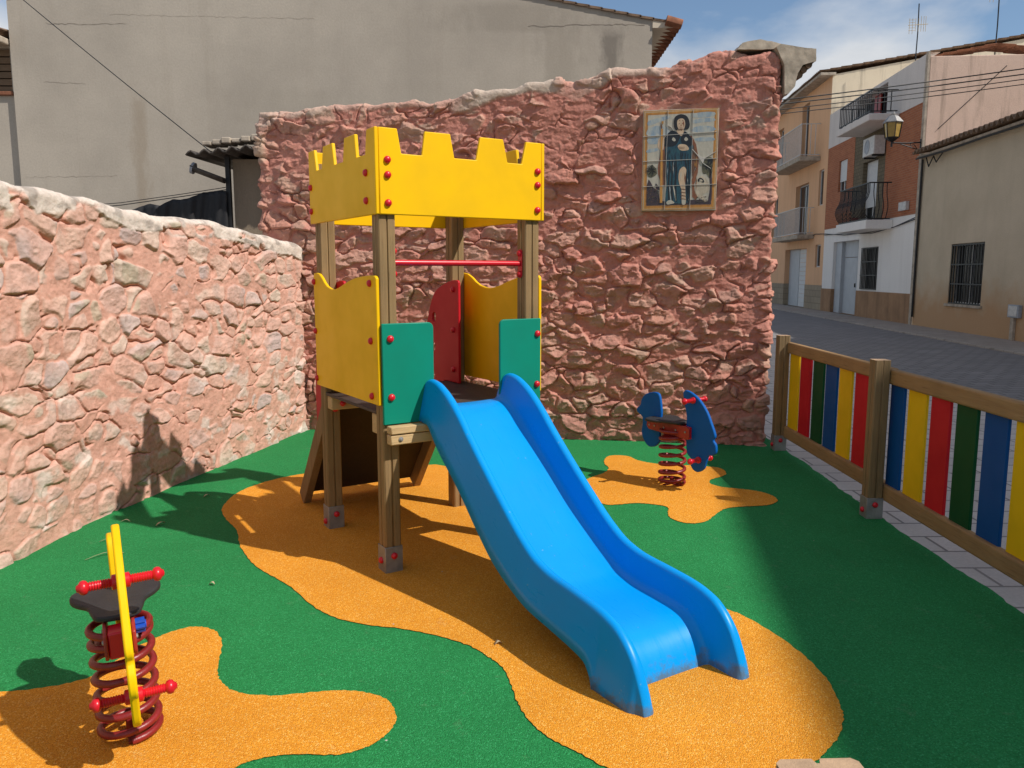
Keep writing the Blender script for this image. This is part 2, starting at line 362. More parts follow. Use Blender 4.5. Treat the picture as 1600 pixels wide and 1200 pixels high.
def wall_mesh(name, mat, plan, L, hfun, T, res, shade, r=.07, zlo=-.12, end1=True, end0=True):
    """rubble wall: front, top and ends as dense grids, rounded at the edges and displaced along the normal"""
    VS=[]; NS=[]; LP=[]; FS=[]; o=0
    def grid(A, B, pos):
        nonlocal o
        a, b = np.meshgrid(A, B, indexing='ij'); sdz = pos(a.ravel(), b.ravel())
        n, m = len(A), len(B); idx = np.arange(n*m).reshape(n,m) + o
        FS.append(np.stack([idx[:-1,:-1], idx[1:,:-1], idx[1:,1:], idx[:-1,1:]], -1).reshape(-1,4)); LP.append(sdz); o += n*m
    H = hfun(np.array([L*.5]))[0]
    S = np.linspace(0, L, int(L/res)+1); Z = np.linspace(zlo, 0, int((H-zlo)/res)+1)   # Z measured as fraction
    fz = (Z-zlo)/(-zlo)
    D = np.linspace(0, T, int(T/(res*1.6))+1)
    zz = lambda s, f: zlo + f*(hfun(s)-zlo)
    grid(S, fz, lambda s, f: np.stack([s, 0*s, zz(s,f)], 1))
    grid(S, D, lambda s, d: np.stack([s, -d, hfun(s)], 1))
    if end1: grid(D, fz, lambda d, f: np.stack([0*d+L, -d, zz(0*d+L,f)], 1))
    if end0: grid(D, fz, lambda d, f: np.stack([0*d, -d, zz(0*d,f)], 1))
    grid(S, np.linspace(0,1,20), lambda s, f: np.stack([s, 0*s-T, zz(s,f)], 1))
    P = np.concatenate(LP); h = hfun(P[:,0])
    q = P.copy(); q[:,2] -= h                                     # rounded box in (s, depth, z-h)
    lo = np.array([r if end0 else -9, -T+r, -9]); hi = np.array([L-r if end1 else L+9, -r, -r])
    c = np.clip(q, lo, hi); d = q-c; ln = np.linalg.norm(d, axis=1, keepdims=True); n = d/np.maximum(ln,1e-6)
    q = c + n*r; q[:,2] += h
    disp, col = shade(q, n, h)
    q = q + n*disp[:,None]
    pos, tan = plan(q[:,0]); nor = np.stack([tan[:,1], -tan[:,0]], 1)
    W = np.stack([pos[:,0]+nor[:,0]*q[:,1], pos[:,1]+nor[:,1]*q[:,1], q[:,2]], 1)
    F = np.concatenate(FS)
    me = bpy.data.meshes.new(name); me.vertices.add(len(W)); me.vertices.foreach_set('co', W.ravel())
    me.loops.add(F.size); me.loops.foreach_set('vertex_index', F.ravel().astype(np.int32))
    me.polygons.add(len(F)); me.polygons.foreach_set('loop_start', np.arange(0, F.size, 4, dtype=np.int32)); me.polygons.foreach_set('loop_total', np.full(len(F), 4, dtype=np.int32))
    me.update(calc_edges=True); me.validate()
    at = me.attributes.new('stone_colour', 'FLOAT_COLOR', 'POINT'); at.data.foreach_set('color', np.concatenate([col, np.ones((len(col),1))], 1).ravel().astype(np.float32))
    bm = bmesh.new(); bm.from_mesh(me); bmesh.ops.remove_doubles(bm, verts=bm.verts, dist=2e-4); bmesh.ops.recalc_face_normals(bm, faces=bm.faces); bm.to_mesh(me); bm.free()
    me.polygons.foreach_set('use_smooth', [True]*len(me.polygons))
    me.materials.append(mat); ob = bpy.data.objects.new(name, me); COL.objects.link(ob); return ob
def palette(h, cols):
    i = np.clip((h*len(cols)).astype(int), 0, len(cols)-1); return np.array(cols)[i]
def lerp(a, b, k): return a*(1-k[:,None]) + np.asarray(b)*k[:,None]

# ------------------------------------------------------------------ ground, paving, street
TD = Vector((.0837,.9965)); TN = Vector((-.9965,.0837))       # street direction and its normal towards the playground
def sheet(name, pts, z, mat):
    b = MB(); b.add([(x, y, z) for x, y in pts], [tuple(range(len(pts)))]); return struct(b.build(name, mat, smooth=0))
sheet('ground', [(-90,-90),(120,-90),(120,160),(-90,160)], -.075, M['earth'])
def sloped(x0, k, ys): return [(x0+k*y, y) for y in ys]
st = sheet('street', sloped(5.6,.05,(-30,70)) + sloped(8.95,.084,(70,-30)), -.049, M['street'])
sheet('pavement', [(-8,-30),(5.6-1.5,-30),(5.6+.05*70,70),(2.4,70),(2.4,8.2),(-8,8.2)], -.045, M['pave'])
b = MB(); A = sloped(8.95,.084,(-30,70)); Bq = sloped(10.5,.084,(70,-30)); ol = A+Bq
b.prism(ol, lambda a, c, d: (a, c, d), -.07, .0); struct(b.build('sidewalk', M['walk'], smooth=0, bevel=.02))
# poured rubber floor (4 cm thick, ragged edge by the paving)
edge = [(2.46+.012*math.sin(y*2.1)+.006*math.sin(y*11.3+1)+random.uniform(-.007,.007)+.02*(y-5), y) for y in np.arange(-2.0, 7.45, .05)]
b = MB(); b.prism([(-3.3,-2.0)]+edge+[(2.5,7.9),(-2.2,8.6),(-3.1,8.6)], lambda a, c, d: (a, c, d), -.06, 0)
struct(b.build('rubber_floor', M['grubber'], smooth=50, bevel=.018))
PATCH = [
 [(-1.992,5.341),(-2.013,5.713),(-1.886,6.042),(-1.649,6.281),(-1.171,6.496),(-.726,6.563),(-.589,6.54),(-.22,6.2),(.06,5.35),(.42,4.62),(.74,4.03),(1.034,3.65),(1.086,3.585),(1.157,3.428),(1.225,3.213),(1.25,2.996),(1.228,2.805),(1.187,2.676),(1.112,2.557),(1.005,2.448),(.965,2.414),(.794,2.284),(.496,2.254),(.303,2.414),(.216,2.502),(.133,2.576),(.058,2.697),(.012,2.851),(-.026,3.048),(-.108,3.184),(-.223,3.302),(-.463,3.428),(-.707,3.495),(-.917,3.635),(-1.157,3.951),(-1.409,4.224),(-1.599,4.536),(-1.722,4.831),(-1.887,5.094)],
 [(-1.972,2.888),(-1.86,2.907),(-1.757,2.946),(-1.671,3.022),(-1.633,3.213),(-1.569,3.353),(-1.51,3.428),(-1.433,3.462),(-1.329,3.409),(-1.254,3.272),(-1.211,3.101),(-1.151,2.971),(-1.06,2.888),(-.904,2.86),(-.692,2.898),(-.566,2.883),(-.471,2.828),(-.423,2.726),(-.426,2.635),(-.481,2.538),(-.579,2.484),(-.75,2.484),(-.849,2.455),(-.898,2.414),(-.993,2.284),(-1.357,2.224),(-1.787,2.284),(-2.144,2.484),(-2.316,2.761),(-2.208,2.874)],
 [(.793,6.722),(.836,6.865),(.91,6.924),(1.025,6.883),(1.072,6.75),(1.137,6.666),(1.229,6.6),(1.346,6.556),(1.514,6.547),(1.642,6.504),(1.717,6.452),(1.734,6.35),(1.714,6.25),(1.658,6.178),(1.58,6.111),(1.532,6.038),(1.523,5.948),(1.588,5.861),(1.69,5.818),(1.807,5.755),(1.876,5.652),(1.889,5.523),(1.84,5.439),(1.759,5.384),(1.614,5.358),(1.501,5.329),(1.42,5.259),(1.339,5.139),(1.274,5.04),(1.192,4.983),(1.116,4.992),(1.06,5.056),(1.041,5.139),(1.054,5.239),(1.073,5.319),(1.05,5.373),(.952,5.421),(.86,5.439),(.76,5.41),(.663,5.402),(.58,5.515),(.529,5.797),(.576,6.061),(.647,6.178),(.745,6.3),(.8,6.452),(.784,6.584)]]
for P_ in PATCH:
    P2 = [(x+random.uniform(-.0035,.0035), y+random.uniform(-.0035,.0035)) for x, y in spline(P_, 10)]
    sheet('rubber_patch', P2, .004, M['orubber'])

# ------------------------------------------------------------------ the two painted rubble walls
# left wall: gently curved in plan, cement cap on top
LC = np.array([(-3.05,.2),(-2.98,1.6),(-2.90,2.9),(-2.805,4.2),(-2.695,5.237),(-2.485,6.281),(-2.31,7.15),(-2.13,8.0),(-2.06,8.3)])
sl = np.concatenate([[0], np.cumsum(np.linalg.norm(np.diff(LC, axis=0), axis=1))])
def plan_left(s):
    e = 1e-3; X = lambda s: np.stack([np.interp(s, sl, LC[:,0]), np.interp(s, sl, LC[:,1])], 1)
    # smooth the polyline a little
    P_ = sum(X(s+k*.12) for k in (-2,-1,0,1,2))/5; T_ = sum(X(s+k*.12+e)-X(s+k*.12-e) for k in (-2,-1,0,1,2)); T_ /= np.linalg.norm(T_, axis=1, keepdims=True)
    return P_, T_
def h_left(s):
    y = np.interp(s, sl, LC[:,1])
    return np.interp(y, [0,2.5,4.5,5.0,5.58,6.57,7.3,7.75,8.3], [2.15,2.14,2.10,2.085,2.025,2.005,1.955,1.90,1.86]) + .009*np.sin(s*5.1) + .006*np.sin(s*13.7+1)
def smax(a, b, k):
    h = np.clip(.5+.5*(a-b)/k, 0, 1); return b*(1-h)+a*h + k*h*(1-h)
def shade_left(q, n, h):
    e, hh, off = stones(q, (.25,.32,.142), 11, .95, .26)
    tilt = (off*(hh[:,1:4]-.5)*np.array([1.,.6,1.3])).sum(1)
    fine = fbm(q*np.array([9,9,15.]), 6, 3, .64)-.5; mid = fbm(q*np.array([4.5,4.5,7.]), 3, 6)-.5; coarse = fbm(q*1.7, 3, 5)-.5; grain = fbm(q*42, 3, 8)-.5
    rid = 1-np.abs(2*fbm(q*np.array([6.,6,13.])+4, 4, 27, .55)-1)
    drop = (1-sstep(0.,.19,e))**1.25
    low = sstep(1.5,.2,q[:,2])
    stn = .016*(hh[:,0]-.20) + .030*tilt + .024*fine + .010*mid + .012*(rid-.8) - .028*drop
    mor = -.0065 + .008*low + .026*(fbm(q*np.array([2.1,2.1,2.8])+5, 3, 77)-.5) + .013*fine + .008*(rid-.8)
    d = smax(stn, mor, .0025); k = sstep(-.0015,.003, stn-mor)
    crev = sstep(.50,.60, fbm(q*np.array([3.,3,8.])+21, 4, 88))*(1-sstep(0,.05,e)); d -= .030*crev   # open joints
    d += .040*coarse + .004*grain
    st_ = palette(hh[:,2], [(.72,.52,.43),(.74,.50,.40),(.62,.52,.48),(.70,.46,.37),(.76,.62,.51),(.56,.47,.45),(.76,.53,.42),(.68,.58,.47),(.73,.47,.38)])
    mort = np.array([(.74,.42,.32)])*np.ones((len(q),1))
    wash = sstep(.38,.66, fbm(q*4.2, 4, 33))
    c = lerp(st_, (.75,.46,.36), .20+.55*wash); c = lerp(mort, c, k)
    dirt = sstep(.55,.75, fbm(q*np.array([7,7,9.])+8, 5, 35))*k; c = lerp(c, (.48,.40,.35), dirt*.40)
    pale = sstep(.58,.70, fbm(q*np.array([5,5,7.])+3, 5, 91))*sstep(1.5,.3, q[:,2])
    c = lerp(c, (.78,.71,.63), pale*.7)
    green = sstep(.64,.74, fbm(q*5+9, 3, 95))*k*(hh[:,3] > .6); c = lerp(c, (.47,.46,.33), green*.55)
    ce = .105+.20*np.clip(fbm(q*np.array([2.2,2.2,2.2])+2, 4, 60)-.44,-.3,1)
    cap = sstep(-.012,.012, q[:,2]-(h-ce)+.03*fine); chip = sstep(.60,.66, fbm(q*np.array([3.2,3.2,5])+1, 4, 63))*sstep(-.02,-.05,q[:,2]-h)
    cap *= 1-chip
    c = lerp(c, (.78,.70,.61), cap*.95); c *= (1-.38*cap*sstep(.52,.72,fbm(q*np.array([10,10,16.]),4,66)))[:,None]
    d = d*(1-cap) + cap*(.008+.018*fine+.012*coarse+.006*mid+.004*grain)
    c *= (.70+.30*fbm(q*18, 3, 44))[:,None]*np.array([1.,.985,.985])
    return d, np.clip(c,0,1)
w = wall_mesh('stone_wall', M['stone'], plan_left, sl[-1], h_left, .42, .0062, shade_left, r=.06)
tag(w, 'lower salmon pink rubble wall with pale cement capping, on the left of the playground', 'stone wall')
# back wall (runs from the street corner leftwards)
BR = np.array([2.365,7.322]); BT = np.array([2.407+2.04, 7.315-8.083]); BT = BT/np.linalg.norm(BT)
BL = 4.97; BO = BR - BT*BL
def plan_back(s): return BO + s[:,None]*BT, np.tile(BT, (len(s),1))
def bx(s): return BO[0] + BT[0]*s
def h_back(s):
    x = bx(s)
    h = np.interp(x, [-2.6,-2.49,-2.02,-1.5,-.74,-.5,-.24,.36,.7,.88,1.4,1.52,1.7,1.84,1.95,2.1,2.25,2.41], [2.96,3.14,3.18,3.22,3.215,3.25,3.29,3.345,3.36,3.42,3.42,3.47,3.50,3.56,3.53,3.50,3.52,3.46])
    return h + .010*np.sin(s*9.3) + .008*np.sin(s*23+2)
# tiled picture sits at x 1.20..1.84, z 2.166..3.045
PS0, PS1 = (1.197-BO[0])/BT[0], (1.841-BO[0])/BT[0]
def shade_back(q, n, h):
    e, hh, off = stones(q, (.25,.32,.135), 41, .98, .40)
    tilt = (off*(hh[:,1:4]-.5)*np.array([1.5,.8,1.8])).sum(1)
    e2, h2, o2 = stones(q+3.3, (.10,.13,.055), 53, .98, .55)
    t2 = (o2*(h2[:,1:4]-.5)*np.array([1.4,.8,1.8])).sum(1)
    fine = fbm(q*np.array([8,8,16.]), 6, 13, .66)-.5; rid = 1-np.abs(2*fbm(q*np.array([3.4,3.4,9.])+4, 5, 17, .56)-1); coarse = fbm(q*np.array([1.5,1.5,2.]), 3, 15)-.5; grain = fbm(q*38, 3, 18)-.5
    drop = (1-sstep(0.,.16,e))
    stn = .038*(hh[:,0]-.30) + .068*tilt + .020*t2 + .010*(h2[:,0]-.5) + .024*fine + .018*(rid-.8) - .036*drop
    mor = -.014 + .012*sstep(1.9,2.6,q[:,2]) + .050*(fbm(q*np.array([1.9,1.9,2.6])+15, 3, 177)-.5) + .018*fine + .015*(rid-.8) + .009*t2
    d = smax(stn, mor, .003); k = sstep(-.003,.004, stn-mor)
    crev = sstep(.52,.64, fbm(q*np.array([2.6,2.6,8.])+21, 4, 188))*(1-sstep(0,.05,e)); d -= .028*crev
    d += .055*coarse + .009*grain
    d = np.clip(d, -.06, .055)
    st_ = palette(hh[:,2], [(.58,.29,.225),(.60,.315,.24),(.57,.34,.265),(.58,.27,.21),(.61,.36,.28),(.54,.31,.25),(.58,.275,.22)])
    mort = np.array([(.59,.265,.21)])*np.ones((len(q),1))
    c = lerp(mort, st_, k)
    c = lerp(c, (.59,.275,.22), .5*sstep(.4,.65,fbm(q*3.1,4,133)))
    bare = sstep(.60,.72, fbm(q*np.array([5,5,8.])+13, 5, 191))*k; c = lerp(c, (.53,.39,.30), bare*.55)
    ce = .06+.14*np.clip(fbm(q*np.array([1.9,1.9,1.9])+12, 3, 160)-.4,0,1)*2.2
    xw = bx(q[:,0]); zone = np.interp(xw, [-2.6,-1.2,-.6,-.3,.35,.5,.9,1.3,1.5,2.41], [.6,.45,.4,1,1,.2,.8,.7,.05,.05])
    cap = sstep(-.02,.02, q[:,2]-(h-ce)+.04*fine)*zone
    c = lerp(c, (.62,.54,.45), cap*.9); d = d*(1-.6*cap) + cap*.008
    chunk = sstep(.13,.06,q[:,0])*sstep(2.66,2.72,q[:,2])*sstep(2.98,2.92,q[:,2]); c = lerp(c, (.60,.47,.36), chunk*.8); d = d + .030*chunk
    m = sstep(.09,.02, np.maximum(np.abs(q[:,0]-(PS0+PS1)/2)-(PS1-PS0)/2, np.abs(q[:,2]-2.605)-.44))
    front = (n[:,1] > .8)
    m = m*front; d = d*(1-m) + m*(-.012+.012*fine)
    c *= (.72+.34*fbm(q*17, 3, 144))[:,None]*np.array([1.,.97,.94])
    return d, np.clip(c,0,1)
w = wall_mesh('stone_wall', M['stone'], plan_back, BL, h_back, .46, .0070, shade_back, r=.05)
tag(w, 'tall dark salmon rubble wall behind the play tower, carrying the tiled picture', 'stone wall')
back_wall = w
def back_pt(s, out, z): p = BO + BT*s + np.array([BT[1], -BT[0]])*out; return (p[0], p[1], z)
def roughen(o, cuts, amp, sc=9):
    for md in list(o.modifiers): o.modifiers.remove(md)
    me = o.data; bm = bmesh.new(); bm.from_mesh(me); bmesh.ops.triangulate(bm, faces=bm.faces); 
    for _ in range(cuts): bmesh.ops.subdivide_edges(bm, edges=[e_ for e_ in bm.edges if e_.calc_length() > .028], cuts=1); bmesh.ops.triangulate(bm, faces=bm.faces)
    for _ in range(0): bmesh.ops.smooth_vert(bm, verts=bm.verts, factor=.5, use_axis_x=True, use_axis_y=True, use_axis_z=True)
    bm.normal_update(); P = np.array([v.co for v in bm.verts]); d = (fbm(P*sc, 4, 301, .6)-.5)*2*amp
    for v, q in zip(list(bm.verts), d): v.co += v.normal*q
    bm.to_mesh(me); bm.free(); me.polygons.foreach_set('use_smooth', [True]*len(me.polygons)); return o
# broken eave left on top of the wall's street end
b = MB()
def slab(bm, pts, y0, y1): bm.prism(pts, lambda a, c, d: (a, d, c), y0, y1)
slab(b, [(1.98,3.545),(2.02,3.60),(2.18,3.63),(2.36,3.59),(2.37,3.555),(2.2,3.545)], 7.36, 7.80)
roughen(b.build('eave_slab', M['concrete'], back_wall), 4, .012)
b = MB()
slab(b, [(2.30,3.55),(2.34,3.572),(2.65,3.535),(2.655,3.43),(2.60,3.415),(2.54,3.40),(2.50,3.33),(2.475,3.22),(2.43,3.16),(2.39,3.15),(2.38,3.4)], 7.30, 7.84)
roughen(b.build('eave_slab', M['concrete'], back_wall), 4, .013, 10)
b = MB()
for k, (x, z) in enumerate([(2.60,3.405),(2.565,3.37),(2.535,3.33)]):
    b.tube([(x, 7.32+.02*k, z), (x-.004, 7.82, z+.004)], .030, 8)
b.build('eave_tile', M['old_tile'], back_wall)

# ------------------------------------------------------------------ tiled picture of a robed pilgrim
pic = thing('tile_picture', 'ceramic tile picture of a robed pilgrim with staff, mounted on the back rubble wall', 'tile picture')
pang = math.atan2(BT[1], BT[0]); base = back_pt(PS0, .012, 2.166); pic.location = base; pic.rotation_euler = (0,0,pang)
PWd, PHt = PS1-PS0, .880
def pp(x, y):
    fy = (1080-y)/917.; x0 = 120+20*fy; x1 = 800+30*fy
    return ((x-x0)/(x1-x0)*PWd, fy*PHt)
def m_glaze(name, c, var=.25, c2=None, sc=22):
    t = NT(name); v = t.coord(scale=(1.2,1.2,.4)); a = t.noise(v, sc*1.6, 5, .7, .5)
    col = t.mix(t.ramp(a, [(.36, 0.), (.66, 1.)]), c, c2 or tuple(x*(1-var) for x in c))
    return t.fin(col, .32, t.bump(t.noise(v, 60, 2), .06, .002))
G = {k: m_glaze('glaze_'+k, *v) for k, v in dict(cream=((.47,.44,.36),.2), sky=((.20,.28,.36),.3,(.42,.43,.38),13), ochre=((.52,.25,.05),.3), brown=((.16,.075,.04),.4), gold=((.44,.19,.035),.3), rust=((.26,.095,.04),.4),
    teal=((.007,.03,.06),.5,(.02,.09,.11),30), navy=((.006,.008,.014),.4), plum=((.055,.035,.045),.4), skin=((.58,.42,.28),.25), olive=((.035,.035,.018),.5,(.15,.14,.08),46), black=((.012,.01,.012),.3), dog=((.50,.43,.32),.35), grout=((.52,.49,.44),.1)).items()}
b = MB(); b.box((-.006,-.034,-.006),(PWd+.006,.03,PHt+.006)); b.build('tile_backing', M['concrete'], pic, bevel=.004)
fr = MB()
def layer(bm, lv, pts, smooth=0, mi=0):
    q = [pp(*p) for p in pts]
    if smooth: q = spline(q, smooth)
    bm.prism(q, lambda a, c, d: (a, -.0345-d, c), 0, .0006*lv+.0006, mi=mi)
mats = list(G.values()); ix = {k: i for i, k in enumerate(G)}
art = MB()
def L(lv, k, pts, sm=4): layer(art, lv, pts, sm, ix[k])
L(0,'ochre',[(123,1078),(142,168),(828,157),(798,1072)],0)
L(1,'cream',[(131,1070),(148,176),(822,165),(792,1064)],0)
L(1.5,'ochre',[(136,1066),(153,180),(817,169),(788,1060)],0)
L(2,'gold',[(150,1052),(166,192),(806,181),(774,1046)],0)
L(3,'cream',[(163,1035),(178,205),(795,194),(762,1030)],0)
for pts in ([(180,260),(260,235),(370,215),(370,240),(260,275),(185,300)],[(180,330),(280,300),(365,330),(365,385),(180,392)],[(600,205),(700,190),(792,196),(790,225),(700,240),(605,235)],[(600,262),(700,245),(790,250),(790,275),(690,282),(603,290)],[(600,330),(690,312),(788,330),(786,362),(600,368)],[(176,420),(290,405),(340,425),(330,450),(200,470)],[(610,430),(700,415),(784,425),(783,450),(650,455)],[(172,520),(260,505),(268,530),(174,545)]): L(4,'sky',pts)
L(4,'plum',[(163,1034),(166,850),(185,790),(205,820),(230,870),(275,900),(290,990),(420,1005),(600,985),(680,985),(762,1000),(762,1029)],0)
L(5,'olive',[(168,735),(178,690),(195,675),(215,655),(235,672),(258,700),(262,740),(235,765),(205,775),(180,765)],2)
L(5,'olive',[(690,615),(735,600),(778,612),(774,700),(768,760),(745,790),(720,750),(690,750),(678,700)],2); L(5,'plum',[(745,740),(768,730),(766,990),(735,1000),(752,880)],3)
L(5,'plum',[(250,830),(280,860),(285,890),(255,880)]); L(6,'black',[(730,620),(775,616),(772,655),(742,660)])
L(6,'dog',[(625,830),(640,790),(675,770),(705,785),(735,820),(748,870),(735,915),(690,940),(705,975),(730,1000),(700,1002),(665,975),(630,950),(610,890)]); L(7,'black',[(640,800),(665,785),(690,800),(700,825),(680,830),(660,812),(645,826)]); L(8,'dog',[(655,804),(672,800),(686,815),(668,820)])
L(5,'skin',[(275,430),(300,405),(330,400),(325,510),(300,530),(270,490)])
L(6,'rust',[(345,395),(300,520),(270,680),(272,740),(300,840),(340,850),(360,600),(600,600),(620,700),(585,800),(590,960),(620,990),(640,960),(612,900),(605,850),(640,740),(650,620),(625,480),(585,400)],0)
L(7,'brown',[(350,420),(330,560),(318,700),(330,840),(345,840),(360,560)]); L(7,'brown',[(590,480),(620,560),(615,690),(592,780),(582,640)])
L(8,'teal',[(380,390),(335,520),(345,580),(352,850),(335,1000),(360,1015),(480,1020),(550,1010),(575,840),(578,640),(590,560),(600,500),(560,400),(480,380)],0)
for x0,x1 in ((372,362),(400,392),(432,428),(545,552),(520,532)): L(9,'navy',[(x0,560),(x0+14,640),(x1+14,840),(x1+20,1000),(x1+6,1000),(x1,840),(x0+2,640)],0)
L(9,'cream',[(408,850),(420,850),(446,990),(436,1000)],0); L(9,'sky',[(375,860),(383,860),(398,1000),(388,1000)],0)
L(9,'navy',[(395,350),(345,400),(322,450),(330,490),(420,492),(460,450),(478,400),(455,370)]); L(9,'navy',[(520,360),(565,400),(590,440),(582,490),(520,500),(482,440),(490,400)])
L(10,'cream',[(402,432),(412,412),(428,420),(436,440),(420,448)]); L(10,'cream',[(515,432),(528,412),(544,420),(548,438),(530,448)])
L(10,'skin',[(455,340),(500,335),(512,360),(488,402),(450,365)]); L(10,'black',[(425,330),(418,270),(430,228),(470,206),(515,210),(548,235),(566,290),(558,330),(530,345),(450,350)])
L(11,'skin',[(452,260),(480,243),(512,250),(524,290),(514,335),(488,352),(462,335),(450,300)]); L(12,'brown',[(462,290),(474,286),(474,292),(462,296)],0); L(12,'brown',[(494,288),(508,286),(508,292),(494,294)],0); L(12,'brown',[(474,326),(498,325),(496,331),(476,332)],0); L(12,'rust',[(484,296),(488,296),(490,314),(480,314)],0); L(12,'brown',[(466,338),(508,336),(490,354)],0)
L(10,'skin',[(455,492),(480,475),(530,482),(556,510),(550,530),(500,535),(470,522)]); L(11,'brown',[(462,500),(520,503),(520,506),(462,504)],0); L(11,'brown',[(468,512),(515,516),(515,519),(468,516)],0)
L(10,'skin',[(470,720),(490,690),(515,682),(535,710),(528,770),(525,860),(528,940),(530,1010),(510,1020),(492,1000),(490,900),(468,830),(462,770)])
for yy in (880,910,940,970): L(11,'brown',[(484,yy),(528,yy+8),(528,yy+16),(484,yy+8)],0)
L(11,'cream',[(494,985),(522,985),(528,1020),(510,1032),(494,1022)]); L(10,'cream',[(350,1005),(372,988),(400,990),(425,1012),(395,1022),(360,1026)])
L(11,'ochre',[(300,330),(318,330),(312,1010),(288,1010)],0); L(12,'ochre',[(306,262),(322,262),(322,285),(306,285)],0); L(11,'brown',[(296,300),(306,290),(312,320),(300,330)]); L(12,'skin',[(318,420),(330,430),(325,510),(312,520)])
rs = random.Random(3)
def stroke(lv, k, x, y, dx, dy, w):
    n_ = math.hypot(dx, dy); px_, py_ = -dy/n_*w, dx/n_*w
    L(lv, k, [(x,y),(x+dx*.4+px_,y+dy*.4+py_),(x+dx,y+dy),(x+dx*.4-px_,y+dy*.4-py_)], 0)
for cx_, cy_, rr_ in ((212,712,62),(735,680,52)):
    for q in range(22): w_ = q*.2856; stroke(8,'black' if q % 3 else 'olive', cx_, cy_, rr_*rs.uniform(.6,1)*math.cos(w_), rr_*rs.uniform(.6,1)*math.sin(w_), 5)
for q in range(60): stroke(8, rs.choice(['black','olive','brown','plum']), rs.uniform(172,275), rs.uniform(850,1010), rs.uniform(-16,16), rs.uniform(-22,8), 4)
for q in range(26): stroke(8, rs.choice(['black','olive','brown']), rs.uniform(610,745), rs.uniform(960,1015), rs.uniform(-25,25), rs.uniform(-8,8), 4)
for q in range(46):
    y_ = rs.uniform(500,880); x_ = rs.uniform(352,570)
    if 455 < x_ < 540 and y_ > 600: continue
    stroke(9.5, rs.choice(['navy','navy','teal','sky','black']), x_-.02*(y_-500), y_, rs.uniform(-10,4), rs.uniform(50,120), rs.uniform(2,5))
for q in range(16): stroke(8.5, rs.choice(['brown','rust','ochre']), rs.choice([rs.uniform(285,330), rs.uniform(600,630)]), rs.uniform(500,800), rs.uniform(-6,6), rs.uniform(50,120), rs.uniform(3,5))
stroke(12,'skin',470,300,3,30,9); stroke(12.5,'rust',505,262,8,60,7); stroke(12.5,'brown',466,262,14,-4,3); stroke(12.5,'brown',494,260,16,3,3)
stroke(11,'rust',520,740,6,110,7); stroke(11,'cream',486,720,-4,90,6)
for x0,x1 in ((366,332),(600,566)): L(14,'grout',[(x0-1.5,165),(x0+1.5,165),(x1+1.5,1075),(x1-1.5,1075)],0)
for yl,yr in ((398,372),(626,612),(858,846)): L(14,'grout',[(124+8,yl-2),(815,yr-2),(815,yr+1.5),(124+8,yl+1.5)],0)
L(14,'grout',[(590,520),(640,575),(700,605),(810,545),(810,549),(702,611),(690,650),(760,700),(757,704),(684,653),(636,580),(588,526)],0)
L(14,'grout',[(370,300),(400,322),(420,350),(417,352),(398,326),(369,304)],0)
art.build('picture_tiles', mats, pic, smooth=0)

# ------------------------------------------------------------------ bolts and posts
def cap_mesh():
    b = MB(); b.lathe([(.0185,0),(.019,.004),(.0175,.009),(.0135,.014),(.007,.017),(.001,.018)], 14); o = b.build('bolt_cap', M['red_plastic'], smooth=60); me = o.data; bpy.data.objects.remove(o); return me
CAP = cap_mesh()
def bolt(parent, p, d, s=1.0):
    o = bpy.data.objects.new('bolt_cap', CAP); COL.objects.link(o); o.parent = parent; o.location = p
    o.rotation_euler = Vector(d).to_track_quat('Z','Y').to_euler(); o.scale = (s,s,s); return o
def post_profile(a=.093, ch=.007, g=.005, gd=.009):
    h = a/2; pts = []
    for k in range(4):
        c, s_ = [(1,0),(0,1),(-1,0),(0,-1)][k]
        for (x, y) in ((h, -h+ch),(h,-g),(h-gd,-g*.4),(h-gd,g*.4),(h,g),(h,h-ch)): pts.append((x*c-y*s_, x*s_+y*c))
    return pts
def post(parent, cx, cy, z0, z1, mat, shoe=True, bolts=(), shz=.145, a=.093, top=None):
    b = MB(); b.prism(post_profile(a), lambda x, y, z: (cx+x, cy+y, z), z0, z1)
    o = b.build('post', mat, parent, bevel=.003, bseg=1)
    if top:
        b = MB(); b.prism(post_profile(a-.001), lambda x, y, z: (cx+x, cy+y, z), z1, z1+.0015); b.build('post_top', top, o)
    if shoe:
        h = a/2+.004; b = MB()
        b.prism([(-h,-h),(h,-h),(h,h),(-h,h)], lambda x, y, z: (cx+x, cy+y, z), z0-.0, z0+shz, holes=[[(-h+.0035,-h+.0035),(h-.0035,-h+.0035),(h-.0035,h-.0035),(-h+.0035,h-.0035)]])
        sh = b.build('post_shoe', M['steel'], o, bevel=.002, bseg=1)
        for (dx, dy, z) in bolts:
            bolt(o, (cx+dx*h, cy+dy*h, z), (dx,dy,0))
    return o

# ------------------------------------------------------------------ play tower
TH = R(32.2); S = 1.02
tw = thing('play_tower', 'wooden play tower with yellow castle battlements, green gates and a blue slide', 'play tower', (-.6804,4.083,0), TH)
pc = [(.0665,.0665),(S-.0665,.0665),(.0665,S-.0665),(S-.0665,S-.0665)]
for i, (x, y) in enumerate(pc):
    sx = -1 if x < .5 else 1; sy = -1 if y < .5 else 1
    post(tw, x, y, 0, 2.24, M['wood_z'], shoe=(i != 3), bolts=((-1,0,.045+.02*(i==0)),(0,-1,.095)))
def mer(a0, a1):
    f = lambda t: a0 + (a1-a0)*t
    zt, zn, zb = 2.318, 2.197, 1.893
    return [(a0,zb),(a1,zb),(a1,zt),(f(.897),zt),(f(.868),zn),(f(.772),zn),(f(.744),zt),(f(.597),zt),(f(.572),zn),(f(.436),zn),(f(.412),zt),(f(.262),zt),(f(.245),zn),(f(.126),zn),(f(.104),zt),(a0,zt)]
